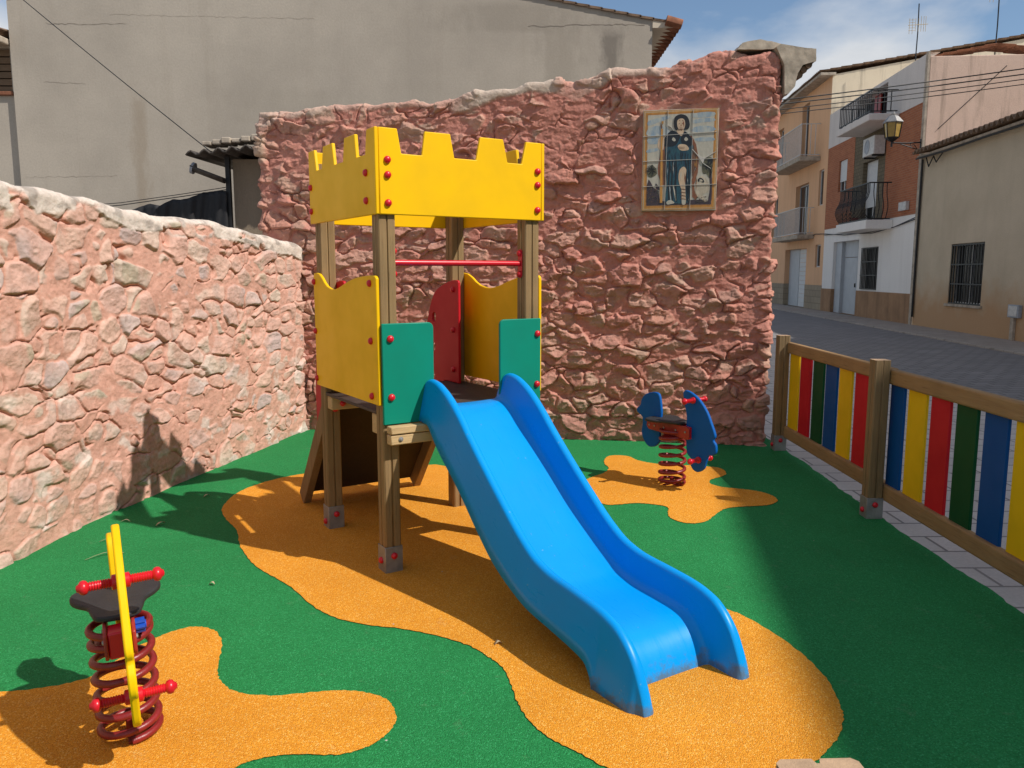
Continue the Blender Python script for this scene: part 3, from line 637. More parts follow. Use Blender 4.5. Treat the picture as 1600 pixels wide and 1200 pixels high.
def panel(name, pts, plane, d0, d1, mat, holes=(), bolts=(), bevel=.0045):
    fn = {'y': lambda a, c, d: (a, d, c), 'x': lambda a, c, d: (d, a, c)}[plane]
    b = MB(); b.prism(pts, fn, d0, d1, holes); o = b.build(name, mat, tw, bevel=bevel)
    for a, z, dirn in bolts:
        d = d1 if dirn > 0 else d0
        bolt(o, (a, d, z) if plane == 'y' else (d, a, z), (0,dirn,0) if plane == 'y' else (dirn,0,0))
    return o
panel('battlement_panel', mer(.0215,S-.0215), 'y', 0, .02, M['yellow'], bolts=[(a,z,-1) for a in (.066,.972) for z in (2.162,2.088,1.95)])
panel('battlement_panel', mer(0,S), 'x', 0, .02, M['yellow'], bolts=[(a,z,-1) for a in (.118,.985) for z in (2.105,1.966)])
panel('battlement_panel', mer(0,S), 'x', S-.02, S, M['yellow'], bolts=[(a,z,1) for a in (.118,.985) for z in (2.105,1.966)])
panel('battlement_panel', mer(.0215,S-.0215), 'y', S-.02, S, M['yellow'], bolts=[(a,z,1) for a in (.066,.972) for z in (2.162,2.088,1.95)])
def wave(sh=0):
    top = [(.985,1.600),(.94,1.601),(.897,1.595),(.85,1.573),(.805,1.543),(.76,1.522),(.70,1.509),(.653,1.506),(.60,1.512),(.55,1.522),(.504,1.534),(.43,1.552),(.362,1.566),(.29,1.576),(.229,1.581),(.16,1.586),(.10,1.588),(.04,1.586),(.024,1.572)]
    return [(.02,.915),(.998,.912),(.999,1.585)] + [(a - sh*math.sin(math.pi*min(max((a-.02)/.98,0),1)), z) for a, z in top]
zs3 = (1.547,1.248,.957)
panel('side_panel', wave(), 'x', 0, .018, M['yellow'], bolts=[(a,z,-1) for a in (.102,.982) for z in zs3])
panel('side_panel', wave(.08), 'x', S-.018, S, M['yellow'], bolts=[(a,z,1) for a in (.102,.982) for z in zs3])
def rr(x0, x1, z0, z1, r, corners):
    """rectangle with some corners rounded: bl br tr tl"""
    pts = []
    for (cx, cz, a0, f, px, pz) in ((x0+r,z0+r,180,corners[0],x0,z0),(x1-r,z0+r,270,corners[1],x1,z0),(x1-r,z1-r,0,corners[2],x1,z1),(x0+r,z1-r,90,corners[3],x0,z1)):
        if f: pts += [(cx+r*math.cos(R(a0+k*15)), cz+r*math.sin(R(a0+k*15))) for k in range(7)]
        else: pts.append((px,pz))
    return pts
panel('gate_panel', rr(.018,.312,.813,1.342,.03,(0,1,1,0)), 'y', .001, .019, M['green'], bolts=[(.062,1.263,-1),(.063,.958,-1)])
panel('gate_panel', rr(.726,1.001,.813,1.342,.03,(1,0,0,1)), 'y', .001, .019, M['green'], bolts=[(.977,1.254,-1),(.974,.962,-1)])
# red guards either side of the climbing ramp, on the inner faces of the rear posts, with round grip holes
guard = [(.79,.8775),(1.005,.8775),(1.005,.60)] + spline([(1.02,.54),(1.10,.49),(1.20,.472),(1.29,.485),(1.345,.535),(1.368,.65),(1.370,.83),(1.352,1.0),(1.305,1.16),(1.245,1.28),(1.204,1.37),(1.150,1.452),(1.09,1.492),(1.016,1.520),(.93,1.543),(.85,1.554),(.80,1.552)], 3, False) + [(.79,1.54)]
gholes = [[(v+.027*math.cos(k*math.pi/9), z+.034*math.sin(k*math.pi/9)) for k in range(18)] for v, z in ((1.143,1.30),(1.16,1.095),(1.17,.895),(1.25,.70))]
panel('ramp_guard', guard, 'x', .8885, .9065, M['red'], holes=gholes, bolts=[(.862,z,-1) for z in (1.492,1.227,.965)])
panel('ramp_guard', guard, 'x', .1135, .1315, M['red'], holes=gholes, bolts=[(.862,z,1) for z in (1.492,1.227,.965)])
# deck, beams
b = MB(); nn = .116
b.prism([(nn,.022),(S-nn,.022),(S-nn,nn),(S-.03,nn),(S-.03,S-nn),(S-nn,S-nn),(S-nn,S-.025),(nn,S-.025),(nn,S-nn),(.022,S-nn),(.022,nn),(nn,nn)], lambda a, c, d: (a, c, d), .856, .875)
b.build('deck', M['deck'], tw, bevel=.003)
for z0, z1, y0 in ((.771,.811,-.064),(.714,.767,-.058)):
    b = MB(); b.box((.030,y0,z0),(.985,-.002,z1)); b.build('front_beam', M['wood_x'], tw, bevel=.006)
b = MB(); b.lathe([(.013,0),(.013,.004),(.007,.005),(.007,.009),(.002,.010)], 10, M=Matrix.Rotation(R(90),3,'X'), o=(.085,-.058,.744)); b.build('bolt_head', M['steel'], tw)
b = MB(); b.box((.030,.116,.745),(S-.03,.195,.852)); b.build('cross_beam', M['wood_x'], tw, bevel=.006)
b = MB(); b.box((.030,.826,.772),(S-.03,.904,.853)); o = b.build('cross_beam', M['wood_x'], tw, bevel=.006); bolt(o, (.10,.826,.81), (0,-1,0)); bolt(o, (.066,.866,.772), (0,0,-1))
b = MB(); b.box((S-.11,.20,.772),(S-.035,.82,.853)); b.build('side_beam', M['wood_y'], tw, bevel=.006)
# climbing ramp at the back
def ramp_dir(v, z): return (v, z)
v0, z0, v1, z1 = 1.015, .80, 1.60, .03
dv = Vector((v1-v0, z1-z0)).normalized(); nv = Vector((-dv.y, dv.x))   # up-out normal
if nv.y < 0: nv = -nv
def rp(t, n): return (v0+(v1-v0)*t+nv.x*n, z0+(z1-z0)*t+nv.y*n)
def rbox(u0, u1, t0, t1, n0, n1, name, mat):
    q = [rp(t0,n0), rp(t1,n0), rp(t1,n1), rp(t0,n1)]
    b = MB(); b.prism(q, lambda a, c, d: (d, a, c), u0, u1); return b.build(name, mat, tw, bevel=.004)
rbox(.1125,.9075,.0,.985,.03,.05,'ramp_board',M['dark_ply'])
rbox(.06,.112,-.02,1.0,-.055,.055,'ramp_rail',M['wood_z']); rbox(.908,.96,-.02,1.0,-.055,.055,'ramp_rail',M['wood_z'])
for t in (.2,.42,.64,.86): rbox(.135,.885,t,t+.03,.051,.075,'ramp_cleat',M['wood_x'])
# red grab bar
b = MB(); b.tube([(.112,.07,1.653),(.902,.07,1.653)], .0155, 12); bar = b.build('grab_bar', M['red_plastic'], tw)
for u0, u1, d in ((.9,.906,-1),(.114,.120,1)):
    b = MB(); b.prism(rr(.048,.092,1.572,1.735,.02,(1,1,1,1)), lambda a, c, d_: (d_, a, c), u0, u1); o = b.build('bar_plate', M['red_plastic'], bar, bevel=.002)
    for z in (1.712,1.594): bolt(bar, (u0 if d < 0 else u1, .07, z), (d,0,0))

# slide: draughted side walls with rounded rims, run-out and dropped lip
def slide_mesh():
    a = np.concatenate([np.linspace(-.045,.25,24), np.linspace(.26,1.45,60), np.linspace(1.46,1.84,52)])
    zr = cr_interp([-.045,-.02,.01,.05,.11,.18,.25,.36,.45,.60,.77,.95,1.06,1.18,1.35,1.49,1.60,1.66,1.71,1.745,1.775,1.793,1.85],[.975,1.015,1.036,1.044,1.037,1.012,.975,.895,.815,.690,.556,.425,.368,.340,.327,.313,.284,.246,.192,.128,.055,-.01,-.04], a)
    zf = cr_interp([-.045,.03,.08,.14,.23,.48,.70,.91,1.0,1.08,1.2,1.33,1.42,1.475,1.515,1.55,1.58,1.605,1.63,1.85],[.893,.892,.880,.851,.787,.604,.437,.300,.252,.219,.198,.189,.181,.169,.150,.120,.080,.030,-.03,-.04], a)
    zb = cr_interp([-.045,.09,.14,.187,.444,.617,.765,.933,1.063,1.233,1.39,1.47,1.51,1.535,1.85],[.822,.814,.775,.725,.532,.385,.274,.195,.155,.133,.113,.095,.05,-.03,-.04], a)
    zb = np.minimum(zb, zr-.03)
    hr = cr_interp([-.045,.3,1.2,1.6,1.85],[.243,.243,.249,.255,.254], a)     # rim centre half width
    uc = .523; rim = .0235; rows = []
    for i in range(len(a)):
        hw = hr[i]; zt = zr[i]-rim; bo = max(hw+.085*min(1,(zr[i]-zb[i])/.2)-.022, hw+rim+.004); fl = hw-.036
        zfl = min(zf[i], zt-.004) if a[i] < 1.5 else zf[i]
        left = [(-bo, zb[i])]
        for t in (.25,.5,.75,.93): left.append((-bo+(bo-hw-rim)*t, zb[i]+(zt-zb[i])*t))
        for k in range(9):
            w_ = math.pi - math.pi*k/8; left.append((-hw+rim*math.cos(w_), zt+rim*math.sin(w_)))
        fr_ = min(.045, max(.004,(zt-zfl)*.4)); xin = -hw+rim
        for t in (.3,.62): left.append((xin+( -fl-xin)*t, zt+(zfl+fr_-zt)*t))
        for k in range(7):
            w_ = math.pi + (math.pi/2)*k/6; left.append((-fl+fr_+fr_*math.cos(w_), zfl+fr_+fr_*math.sin(w_)))
        fx = -fl+fr_
        for t in (.15,.4,.65,.85,1.0): left.append((fx*(1-t), zfl-.006*math.sin(math.pi/2*t)))
        sec = left + [(-x, z) for x, z in reversed(left[:-1])]
        rows.append([(uc+x, -a[i], z) for x, z in sec])
    m = len(rows[0]); b = MB(); vs = [p for r_ in rows for p in r_]; fs = []
    for i in range(len(rows)-1):
        for k in range(m-1): fs.append((i*m+k, i*m+k+1, (i+1)*m+k+1, (i+1)*m+k))
    b.add(vs, fs); o = b.build('slide', M['slide'], tw, smooth=75)
    sd = o.modifiers.new('wall', 'SOLIDIFY'); sd.thickness = .006; sd.offset = -1
    return o
slide_mesh()

# ------------------------------------------------------------------ spring riders
FR = [(.099,.709),(.108,.728),(.128,.737),(.18,.725),(.255,.684),(.33,.605),(.376,.523),(.407,.461),(.413,.43),(.398,.404),(.422,.375),(.426,.322),(.395,.292),(.358,.285),(.339,.236),(.318,.178),(.265,.145),(.218,.155),(.187,.195),(.196,.232),(.154,.269),(.142,.35),(.138,.428),(.14,.543),(.117,.632)]
RE = [(-.298,.654),(-.223,.681),(-.166,.682),(-.141,.656),(-.125,.58),(-.120,.517),(-.138,.418),(-.129,.324),(-.16,.271),(-.209,.250),(-.259,.253),(-.312,.305),(-.327,.364),(-.318,.42),(-.326,.474),(-.378,.503),(-.385,.533),(-.346,.569),(-.338,.606)]
def rider(label, mat, loc, az, nutmat, k=1.0, kf=1.0, kr=1.0, gz=(.672,.240), sh=.0):
    t = thing('spring_rider', label, 'spring rider', loc, az, 'spring riders on orange rubber patches')
    b = MB(); N = 7.4; pts = []
    for i in range(int(N*28)+1):
        w_ = 2*math.pi*i/28; f = i/(N*28)
        z = .014+.375*k*max(0.,min(1.,(f*N-.85)/(N-1.7)))+.024*min(1,f*N/.85)*(f*N < .85)+.024*(f*N >= .85)-.0 ; pts.append((.094*math.cos(w_), .094*math.sin(w_), z))
    b.tube(pts, .0132, 10); b.build('spring', M['red_paint'], t, smooth=60)
    b = MB(); b.lathe([(.016,0),(.016,.05),(.004,.055)], 10); [b.box((-.085*c_-.012*abs(s_),-.085*s_-.012*abs(c_),0),(.085*c_+.012*abs(s_),.085*s_+.012*abs(c_),.007+.002*c_)) for c_, s_ in ((1,0),(0,1))]; b.build('anchor', M['red_paint'], t)
    zt = .39*k
    b = MB(); b.lathe([(.02,zt-.030),(.078,zt-.026),(.082,zt-.018),(.06,zt-.004),(.02,zt+.002)], 24); b.build('spring_plate', M['red_paint'], t)
    for s_ in (-1,1):
        b = MB(); b.prism([(-.235,zt+.03),(-.215,zt+.008),(.19,zt-.012),(.205,zt+.01),(.20,zt+.075),(.17,zt+.085),(-.20,zt+.085),(-.235,zt+.065)], lambda a, c, d: (a, d, c), s_*.036-.012*(s_<0), s_*.036+.012*(s_>0))
        o = b.build('bracket', M['red_dull'], t, bevel=.004)
        for q in (-.205,-.15,-.05,.07,.165): 
            b = MB(); b.lathe([(.008,0),(.008,.004),(.003,.006)], 8, M=Matrix.Rotation(R(-90*s_),3,'X'), o=(q, s_*.048, zt+.042)); b.build('bolt_head', M['steel'], o)
    b = MB(); b.box((.115,-.0355,zt-.01),(.195,.0355,zt+.08)); b.build('bracket_block', M['red_plastic'], t, bevel=.006)
    b = MB(); b.box((-.225,-.0355,zt+.012),(-.15,.0355,zt+.08)); b.build('bracket_block', M['red_plastic'], t, bevel=.006)
    # side boards
    def board(name, pts, y0, y1, kz):
        q = spline([(a, .0+z*kz) for a, z in pts], 4); b = MB(); b.prism(q, lambda a, c, d: (a, d, c), y0, y1); return b.build(name, mat, t, bevel=.006)
    board('front_board', FR, sh-.0125, sh+.0125, kf); board('rear_board', RE, -.0125, .0125, kr)
    # saddle
    sp = spline([(-.165,-.135),(-.195,-.07),(-.20,.0),(-.195,.07),(-.165,.135),(-.105,.145),(-.055,.125),(-.01,.092),(.05,.080),(.105,.062),(.122,.0),(.105,-.062),(.05,-.080),(-.01,-.092),(-.055,-.125),(-.105,-.145)], 4)
    b = MB(); b.prism(sp, lambda a, c, d: (a, c, d), zt+.088, zt+.108); b.build('seat', M['black_seat'], t, bevel=.006)
    # ribbed hand and foot grips
    for nm, x, z in (('handlebar', .205, gz[0]),('footrest', .275, gz[1])):
        for s_ in (-1,1):
            prof = [(.024,0),(.024,.012),(.014,.016)]
            for q in range(8): y = .018+q*.0075; prof += [(.0125,y),(.0155,y+.003),(.0155,y+.005),(.0125,y+.007)]
            prof += [(.014,.080),(.021,.085),(.0235,.093),(.021,.102),(.013,.107),(.010,.113),(.002,.115)]
            b = MB(); b.lathe(prof, 14, M=Matrix.Rotation(R(-90*s_),3,'X'), o=(x, sh+s_*.013, z)); b.build(nm, M['red_plastic'], t, smooth=50)
    b = MB()
    for q in range(6): w_ = q*math.pi/3; b.tube([(.10+.016*math.cos(w_), .049, zt+.05+.016*math.sin(w_)),(.10+.016*math.cos(w_), .078, zt+.05+.016*math.sin(w_))], .0095, 8)
    b.tube([(.10,.049,zt+.05),(.10,.082,zt+.05)], .015, 10); b.build('nut_cover', nutmat, t)
    return t
rider('yellow spring rider with red ribbed handles, nearest the viewer', M['yellow'], (-1.338,2.62,.004), R(297), M['blue_plastic'], .955, 1.07, .97, (.625,.265), .022).rotation_euler = (R(2.2),0,R(297.5))
rider('blue spring rider with red handles, near the back rubble wall', M['blue'], (1.222,5.96,.004), R(305), M['red_plastic'])

# ------------------------------------------------------------------ wooden fence with coloured boards
fe = thing('picket_fence', 'low wooden fence with yellow, red, green and blue boards beside the pavement', 'fence', (2.40,5.1,0))
FY = lambda Y: Y-5.1
fo = lambda x0, y0, z0, x1, y1, z1: ((x0, FY(y0), z0), (x1, FY(y1), z1))
for Y, xo in ((7.17,.035),(5.135,-.022),(3.06,-.022)):
    post(fe, xo, FY(Y), 0, 1.045, M['wood_f'], bolts=((-1,0,.05),(0,-1,.095)), shz=.14, a=.10, top=M['endgrain'])
for (ya, yb, x0) in ((7.16,5.14,.060),(5.13,3.065,.030)):
    for z0, z1 in ((.890,.988),(.122,.228)):
        b = MB(); b.box((x0, FY(yb)+.002, z0), (x0+.05, FY(ya)-.002, z1)); b.build('rail', M['wood_y'], fe, bevel=.013, bseg=3)
def fboard(ya, yb, mat, xb, f):
    b = MB(); b.box((xb, FY(yb*f), .18), (xb+.018, FY(ya*f), .94)); b.build('board', mat, fe, bevel=.003)
fb = ['f_yellow','f_red','f_green','f_blue','f_yellow','f_red']
for (ya, yb), m in zip([(6.90,6.69),(6.645,6.42),(6.36,6.15),(6.105,5.893),(5.85,5.632),(5.572,5.37)], fb): fboard(ya, yb, M[m], .087, 1.0305)
fb2 = ['f_blue','f_yellow','f_red','f_green','f_blue','f_yellow','f_red']
for (ya, yb), m in zip([(5.04,4.866),(4.812,4.602),(4.545,4.346),(4.28,4.086),(4.02,3.826),(3.765,3.57),(3.505,3.31)], fb2): fboard(ya, yb, M[m], .057, 1.018)
np_ = thing('wooden_post', 'pale cut top of a wooden post at the bottom edge, close to the viewer', 'post', (.355,.815,0), R(2))
post(np_, 0, 0, 0, 1.038, M['wood_f'], bolts=((-1,0,.05),), a=.098, top=M['endgrain'])

# straws and dry leaves blown against the left wall
for i, (x, y, L_, a) in enumerate([(-2.31,4.36,.20,.6),(-2.42,4.62,.10,.2),(-2.25,4.95,.07,1.1),(-2.5,5.0,.06,.2),(-1.55,3.95,.03,0),(-2.2,5.6,.05,.9),(-.06,3.28,.035,.5)]):
    b = MB(); c_, s_ = math.cos(a), math.sin(a); wd = .006 if i < 2 else .011
    pts = [(x+c_*L_*(t-.5)-s_*.06*L_*math.sin(t*3), y+s_*L_*(t-.5)+c_*.25*L_*math.sin(t*3.1), .0065+.012*math.sin(t*3.1)) for t in np.linspace(0,1,6)]
    vs = []; fs = []
    for q, p in enumerate(pts):
        w_ = wd*math.sin(math.pi*(.08+.84*q/5)); vs += [(p[0]-s_*w_,p[1]+c_*w_,p[2]),(p[0]+s_*w_,p[1]-c_*w_,p[2]+.003)]
        if q: fs.append((2*q-2,2*q-1,2*q+1,2*q))
    b.add(vs, fs); o = b.build('dry_leaf', M['straw']); sd = o.modifiers.new('t','SOLIDIFY'); sd.thickness = .0015
    tag(o, ['long curved dry straw on the green rubber near the left wall','short flat dry leaf close to the foot of the left wall','small dry leaf lying on green rubber, left of the tower shadow','tiny dry leaf against the base of the left wall','tiny dry crumb on green rubber beyond the yellow rider','small dry leaf in the tower shadow by the left wall','small pale leaf on green rubber left of the slide foot'][i], 'dry leaf', 'dry leaves on the rubber floor')

# ------------------------------------------------------------------ houses across the street
FA = math.atan2(TD.y, TD.x)
def house(name, label, s0):
    t = thing(name, label, 'house', (10.4+TD.x*s0, TD.y*s0, 0), FA); t['s0'] = s0; return t
def facade(b, x0, x1, z0, z1, holes=(), rev=.22, y=0., mi=0):
    xs = sorted({x0,x1,*[h[0] for h in holes],*[h[1] for h in holes]}); zs = sorted({z0,z1,*[h[2] for h in holes],*[h[3] for h in holes]})
    xs = [x for x in xs if x0 <= x <= x1]; zs = [z for z in zs if z0 <= z <= z1]
    for i in range(len(xs)-1):
        for j in range(len(zs)-1):
            cx, cz = (xs[i]+xs[i+1])/2, (zs[j]+zs[j+1])/2
            if any(h[0] < cx < h[1] and h[2] < cz < h[3] for h in holes): continue
            b.add([(xs[i],y,zs[j]),(xs[i+1],y,zs[j]),(xs[i+1],y,zs[j+1]),(xs[i],y,zs[j+1])], [(3,2,1,0)], mi)
    for a, c, d, e in holes:
        d0, e0 = max(d,z0), min(e,z1)
        if e0 <= d0: continue
        b.add([(a,y,d0),(a,y-rev,d0),(a,y-rev,e0),(a,y,e0)], [(0,1,2,3)], mi); b.add([(c,y,d0),(c,y-rev,d0),(c,y-rev,e0),(c,y,e0)], [(3,2,1,0)], mi)
        if d >= z0: b.add([(a,y,d),(c,y,d),(c,y-rev,d),(a,y-rev,d)], [(0,1,2,3)], mi)
        if e <= z1: b.add([(a,y,e),(c,y,e),(c,y-rev,e),(a,y-rev,e)], [(3,2,1,0)], mi)
def quad(b, pts, mi=0): b.add(pts, [(0,1,2,3)], mi)
def bx_part(name, a, c, mat, par, bevel=0, smooth=0): b = MB(); b.box(a, c); return b.build(name, mat, par, smooth=smooth, bevel=bevel)
def window(par, x0, x1, z0, z1, y=-.16, shut=0., mull=True, mat='white_paint', name='window'):
    b = MB(); w = .055
    b.prism([(x0,z0),(x1,z0),(x1,z1),(x0,z1)], lambda a, c, d: (a, d, c), y-.03, y+.02, holes=[[(x0+w,z0+w),(x1-w,z0+w),(x1-w,z1-w),(x0+w,z1-w)]])
    if mull: b.box(((x0+x1)/2-.03, y-.03, z0+w),((x0+x1)/2+.03, y+.024, z1-w))
    o = b.build(name, M[mat], par, smooth=0)
    bx_part('pane', (x0+w,y-.025,z0+w), (x1-w,y-.012,z1-w), M['glass'], o)
    if shut:
        b = MB(); zb = z1-(z1-z0)*shut; n = max(2,int((z1-zb)/.06))
        for k in range(n): b.box((x0+.01,y+.026,zb+(z1-zb)*k/n),(x1-.01,y+.045,zb+(z1-zb)*(k+.9)/n))
        b.build('shutter', M['shutter'], o, smooth=0)
    return o
def bars(par, name, x0, x1, z0, z1, y, n, mat, r=.009, belly=0, side=None, rails=2, verts=True):
    """iron grille or railing: uprights and rails; side = depth of the return to the wall"""
    b = MB()
    def upr(x, yy, dx, dy):
        if belly:
            pts = [(x+dx*belly*f, yy+dy*belly*f, z0+(z1-z0)*t) for t, f in ((0,.0),(.12,.55),(.3,1.),(.45,.8),(.6,.25),(.75,-.02),(1,0))]
            b.tube(pts, r, 6)
        else: b.box((x-r,yy-r,z0),(x+r,yy+r,z1))
    for k in range(n+1): upr(x0+(x1-x0)*k/n, y, 0, 1)
    if side:
        m = max(2, int(side/((x1-x0)/n)))
        for k in range(1, m):
            for x, dx in ((x0,-1),(x1,1)): upr(x, y-side*k/m, dx, 0)
    for k in range(rails):
        z = z0+(z1-z0)*k/(rails-1)
        b.box((x0-r*1.5,y-r*1.5,z-r*1.3),(x1+r*1.5,y+r*1.5,z+r*1.3))
        if side:
            for x in (x0,x1): b.box((x-r*1.5,y-side,z-r*1.3),(x+r*1.5,y-r*1.6,z+r*1.3))
    return b.build(name, mat, par, smooth=30)
def tile_field(name, par, mat, x0, x1, y0, z0, y1, z1, pitch=.21, amp=.045, thick=.02, rows=6, axis='x'):
    """barrel tiles: corrugation across x, stepped down the slope from (y1,z1) to the eave (y0,z0)"""
    nx = int((x1-x0)/pitch)*8; b = MB(); vs = []; fs = []
    ts = []
    for k in range(rows): ts += [(k/rows, .028), ((k+.995)/rows, 0.)]
    for t, lift in ts:
        for i in range(nx+1):
            x = x0+(x1-x0)*i/nx; ph = 2*math.pi*(x-x0)/pitch; c_ = math.cos(ph); w_ = amp*math.copysign(abs(c_)**.75, c_)
            vs.append((x, y0+(y1-y0)*t+.012*math.sin(7*math.floor((x-x0)/pitch+.25)), z0+(z1-z0)*t+w_+lift))
    n = nx+1
    for j in range(len(ts)-1):
        for i in range(nx): fs.append((j*n+i, j*n+i+1, (j+1)*n+i+1, (j+1)*n+i))
    b.add(vs, fs); o = b.build(name, mat, par, smooth=60); sd = o.modifiers.new('t','SOLIDIFY'); sd.thickness = thick; sd.offset = -1; return o

# --- peach house
ph = house('peach_house', 'tall peach rendered house with two white balconies, farthest along the street', 34.75)
X = lambda s: s-34.75
H1, H2, H3 = (X(38.0),X(39.2),6.66,9.33), (X(37.5),X(39.7),3.32,5.70), (X(37.35),X(41.2),.0,2.74)
H4, H5 = (X(35.2),X(35.95),1.85,2.83), (X(35.25),X(35.95),4.5,6.02)
H6, H7 = (X(42.6),X(43.8),6.7,9.0), (X(43.2),X(44.4),3.5,5.6)
b = MB(); facade(b, 0, X(47), 1.07, 9.75, [H1,H2,H3,H4,H5,H6,H7], .3)
quad(b, [(0,0,0),(0,-9,0),(0,-9,6.6),(0,0,6.6)]); quad(b, [(X(47),0,0),(X(47),-9,0),(X(47),-9,9.7),(X(47),0,9.7)]); quad(b,[(0,-9,0),(X(47),-9,0),(X(47),-9,9.7),(0,-9,9.7)])
b.build('wall', M['peach'], ph, smooth=0)
b = MB(); facade(b, 0, X(47), 0, 1.07, [H3], .3, y=.02); b.build('plinth', M['plinth2'], ph, smooth=0)
b = MB(); b.add([(0,0,6.6),(0,-9,6.6),(0,-9,11.25),(0,0,9.75)], [(0,1,2,3)]); b.build('gable_wall', M['cream'], ph, smooth=0)
bx_part('eave', (-.12,-.1,9.72),(X(47),.52,9.82), M['concrete'], ph)
tile_field('roof', ph, M['old_tile'], -.12, X(47), .58, 9.86, -9, 11.36, rows=22, amp=.03, thick=.012)
for (h, nm) in ((H1,'balcony_door'),(H2,'balcony_door'),(H6,'balcony_door'),(H7,'balcony_door')): window(ph, *h, y=-.22, name=nm, mat='grey_paint', shut=.0)
b = MB()
for k in range(13): b.box((H3[0],-.29,.0+k*.21),(H3[1]-1.8,-.26,.2+k*.21))
b.build('garage_door', M['shutter'], ph, smooth=0); bx_part('garage_pier', (H3[1]-1.8,-.29,0),(H3[1],-.24,2.74), M['grey_paint'], ph)
window(ph, *H4, y=-.1, mull=False); window(ph, *H5, y=-.1, mull=False)
for x0, x1, z0, z1, d, rz in ((X(35.9),X(41.2),6.44,6.64,.9,8.0),(X(36.3),X(41.0),3.12,3.31,.72,4.48)):
    bal = bx_part('balcony', (x0,.002,z0),(x1,d,z1), M['concrete'], ph, bevel=.02)
    bars(bal, 'railing', x0+.06, x1-.06, z1+.06, rz, d-.06, 30, M['white_paint'], .012, side=d-.1, rails=2)
b = MB(); b.tube([(X(34.8),.03,3.25),(X(36),.03,3.30),(X(37),.03,3.12),(X(42),.03,3.16)], .018, 6); b.build('facade_cable', M['wire'], ph)

# --- white and brick house
wh = house('brick_house', 'house with white ground floor, red brick first floor and white attic storey', 25.15)
X = lambda s: s-25.15
D1, W1h = (X(30.37),X(33.4),.0,2.84), (X(28.36),X(29.96),1.0,2.52)
BD, WW = (X(28.9),X(30.4),3.42,5.6), (X(32.2),X(33.2),4.82,6.04)
TDr = (X(28.35),X(31.4),6.82,8.02)
XR = X(34.75)
b = MB(); facade(b, 0, XR, .95, 3.42, [D1,W1h], .28); b.build('wall', M['white_render'], wh, smooth=0)
b = MB(); facade(b, 0, XR, 0, .95, [D1], .30, y=.02); b.add([(0,.02,.95),(XR,.02,.95),(XR,0,.95),(0,0,.95)],[(0,1,2,3)]); b.build('plinth', M['plinth'], wh, smooth=0)
b = MB(); facade(b, 0, X(28.2), 3.42, 6.75, [], .2, y=.012); b.build('brick_wall', M['brick'], wh, smooth=0); b = MB(); facade(b, X(31.4), XR, 3.42, 6.75, [WW], .2, y=.012); b.build('brick_wall', M['brick'], wh, smooth=0)
b = MB(); facade(b, X(28.2), X(31.4), 3.42, 6.75, [BD], .3, y=.004); b.build('clad_wall', M['rubble_clad'], wh, smooth=0)
b = MB(); facade(b, 0, XR, 6.75, 8.14, [TDr], .35, y=.02)
b.add([(0,.02,6.75),(XR,.02,6.75),(XR,-.02,6.75),(0,-.02,6.75)],[(0,1,2,3)]); quad(b, [(0,.02,8.14),(XR,.02,8.14),(XR,-.3,8.14),(0,-.3,8.14)]); quad(b, [(XR,0,6),(XR,-.3,6),(XR,-.3,8.14),(XR,0,8.14)])
b.build('attic_wall', M['white_dirty'], wh, smooth=0)
b = MB(); y_ = -.0
b.box((-.04,-10,0),(.14,-.01,8.02)); b.build('side_wall', M['pink_render'], wh, smooth=0, bevel=.02)
bx_part('wall_edge', (-.045,-.008,0),(.12,.06,8.16), M['concrete'], wh)
b = MB(); quad(b, [(0,-10,0),(XR,-10,0),(XR,-10,8),(0,-10,8)]); quad(b, [(.1,-.05,7.9),(XR,-.05,7.9),(XR,-10,7.9),(.1,-10,7.9)]); b.build('back_wall', M['white_dirty'], wh, smooth=0)
b = MB(); b.box((3.7,-6.2,7.9),(4.3,-1.7,8.80)); b.build('roof_room', M['cream'], wh, smooth=0)
tile_field('roof', wh, M['tile'], 3.55, 4.45, -1.4, 8.88, -3.62, 9.26, rows=5, amp=.028, thick=.012, pitch=.18); tile_field('roof', wh, M['tile'], 3.55, 4.45, -6.6, 8.86, -3.6, 9.26, rows=5, amp=.028, thick=.012, pitch=.18)
b = MB(); b.box((D1[0],-.29,0),(X(31.2),-.25,2.84)); b.box((X(31.22),-.29,0),(X(32.7),-.25,2.2)); b.box((X(31.22),-.29,2.22),(X(32.7),-.25,2.84)); dr = b.build('door', M['grey_paint'], wh, smooth=0)
bx_part('handle', (X(31.27),-.25,1.05),(X(31.31),-.21,1.2), M['iron'], dr); bx_part('door_jamb', (X(32.7),-.30,0),(D1[1],-.12,2.84), M['grey_paint'], wh)
wn = window(wh, *W1h, y=-.2, mat='iron'); bars(wn, 'grille', W1h[0]+.02, W1h[1]-.02, W1h[2]+.03, W1h[3]-.03, .03, 11, M['iron'], .012, rails=4)
window(wh, *WW, y=-.1, shut=.68); window(wh, *BD, y=-.2, shut=.75, name='balcony_door')
bal = bx_part('balcony', (X(27.2),.002,3.06),(X(30.35),.88,3.36), M['white_render'], wh, bevel=.02)
bars(bal, 'railing', X(27.3), X(30.3), 3.40, 4.58, .78, 22, M['iron'], .015, belly=.17, side=.7, rails=2)
b = MB(); b.lathe([(.09,0),(.13,.2),(.14,.2),(.12,.17)], 10, o=(X(29.6),.45,3.37)); b.build('flower_pot', M['red_dull'], bal)
bal = bx_part('balcony', (X(27.15),.022,6.55),(X(30.5),1.0,6.78), M['white_dirty'], wh, bevel=.03)
bars(bal, 'railing', X(27.25), X(30.4), 6.86, 7.52, .92, 18, M['iron'], .013, side=.85, rails=2)
window(wh, TDr[0], TDr[1], TDr[2], TDr[3], y=-.3, mat='white_paint', name='attic_window')
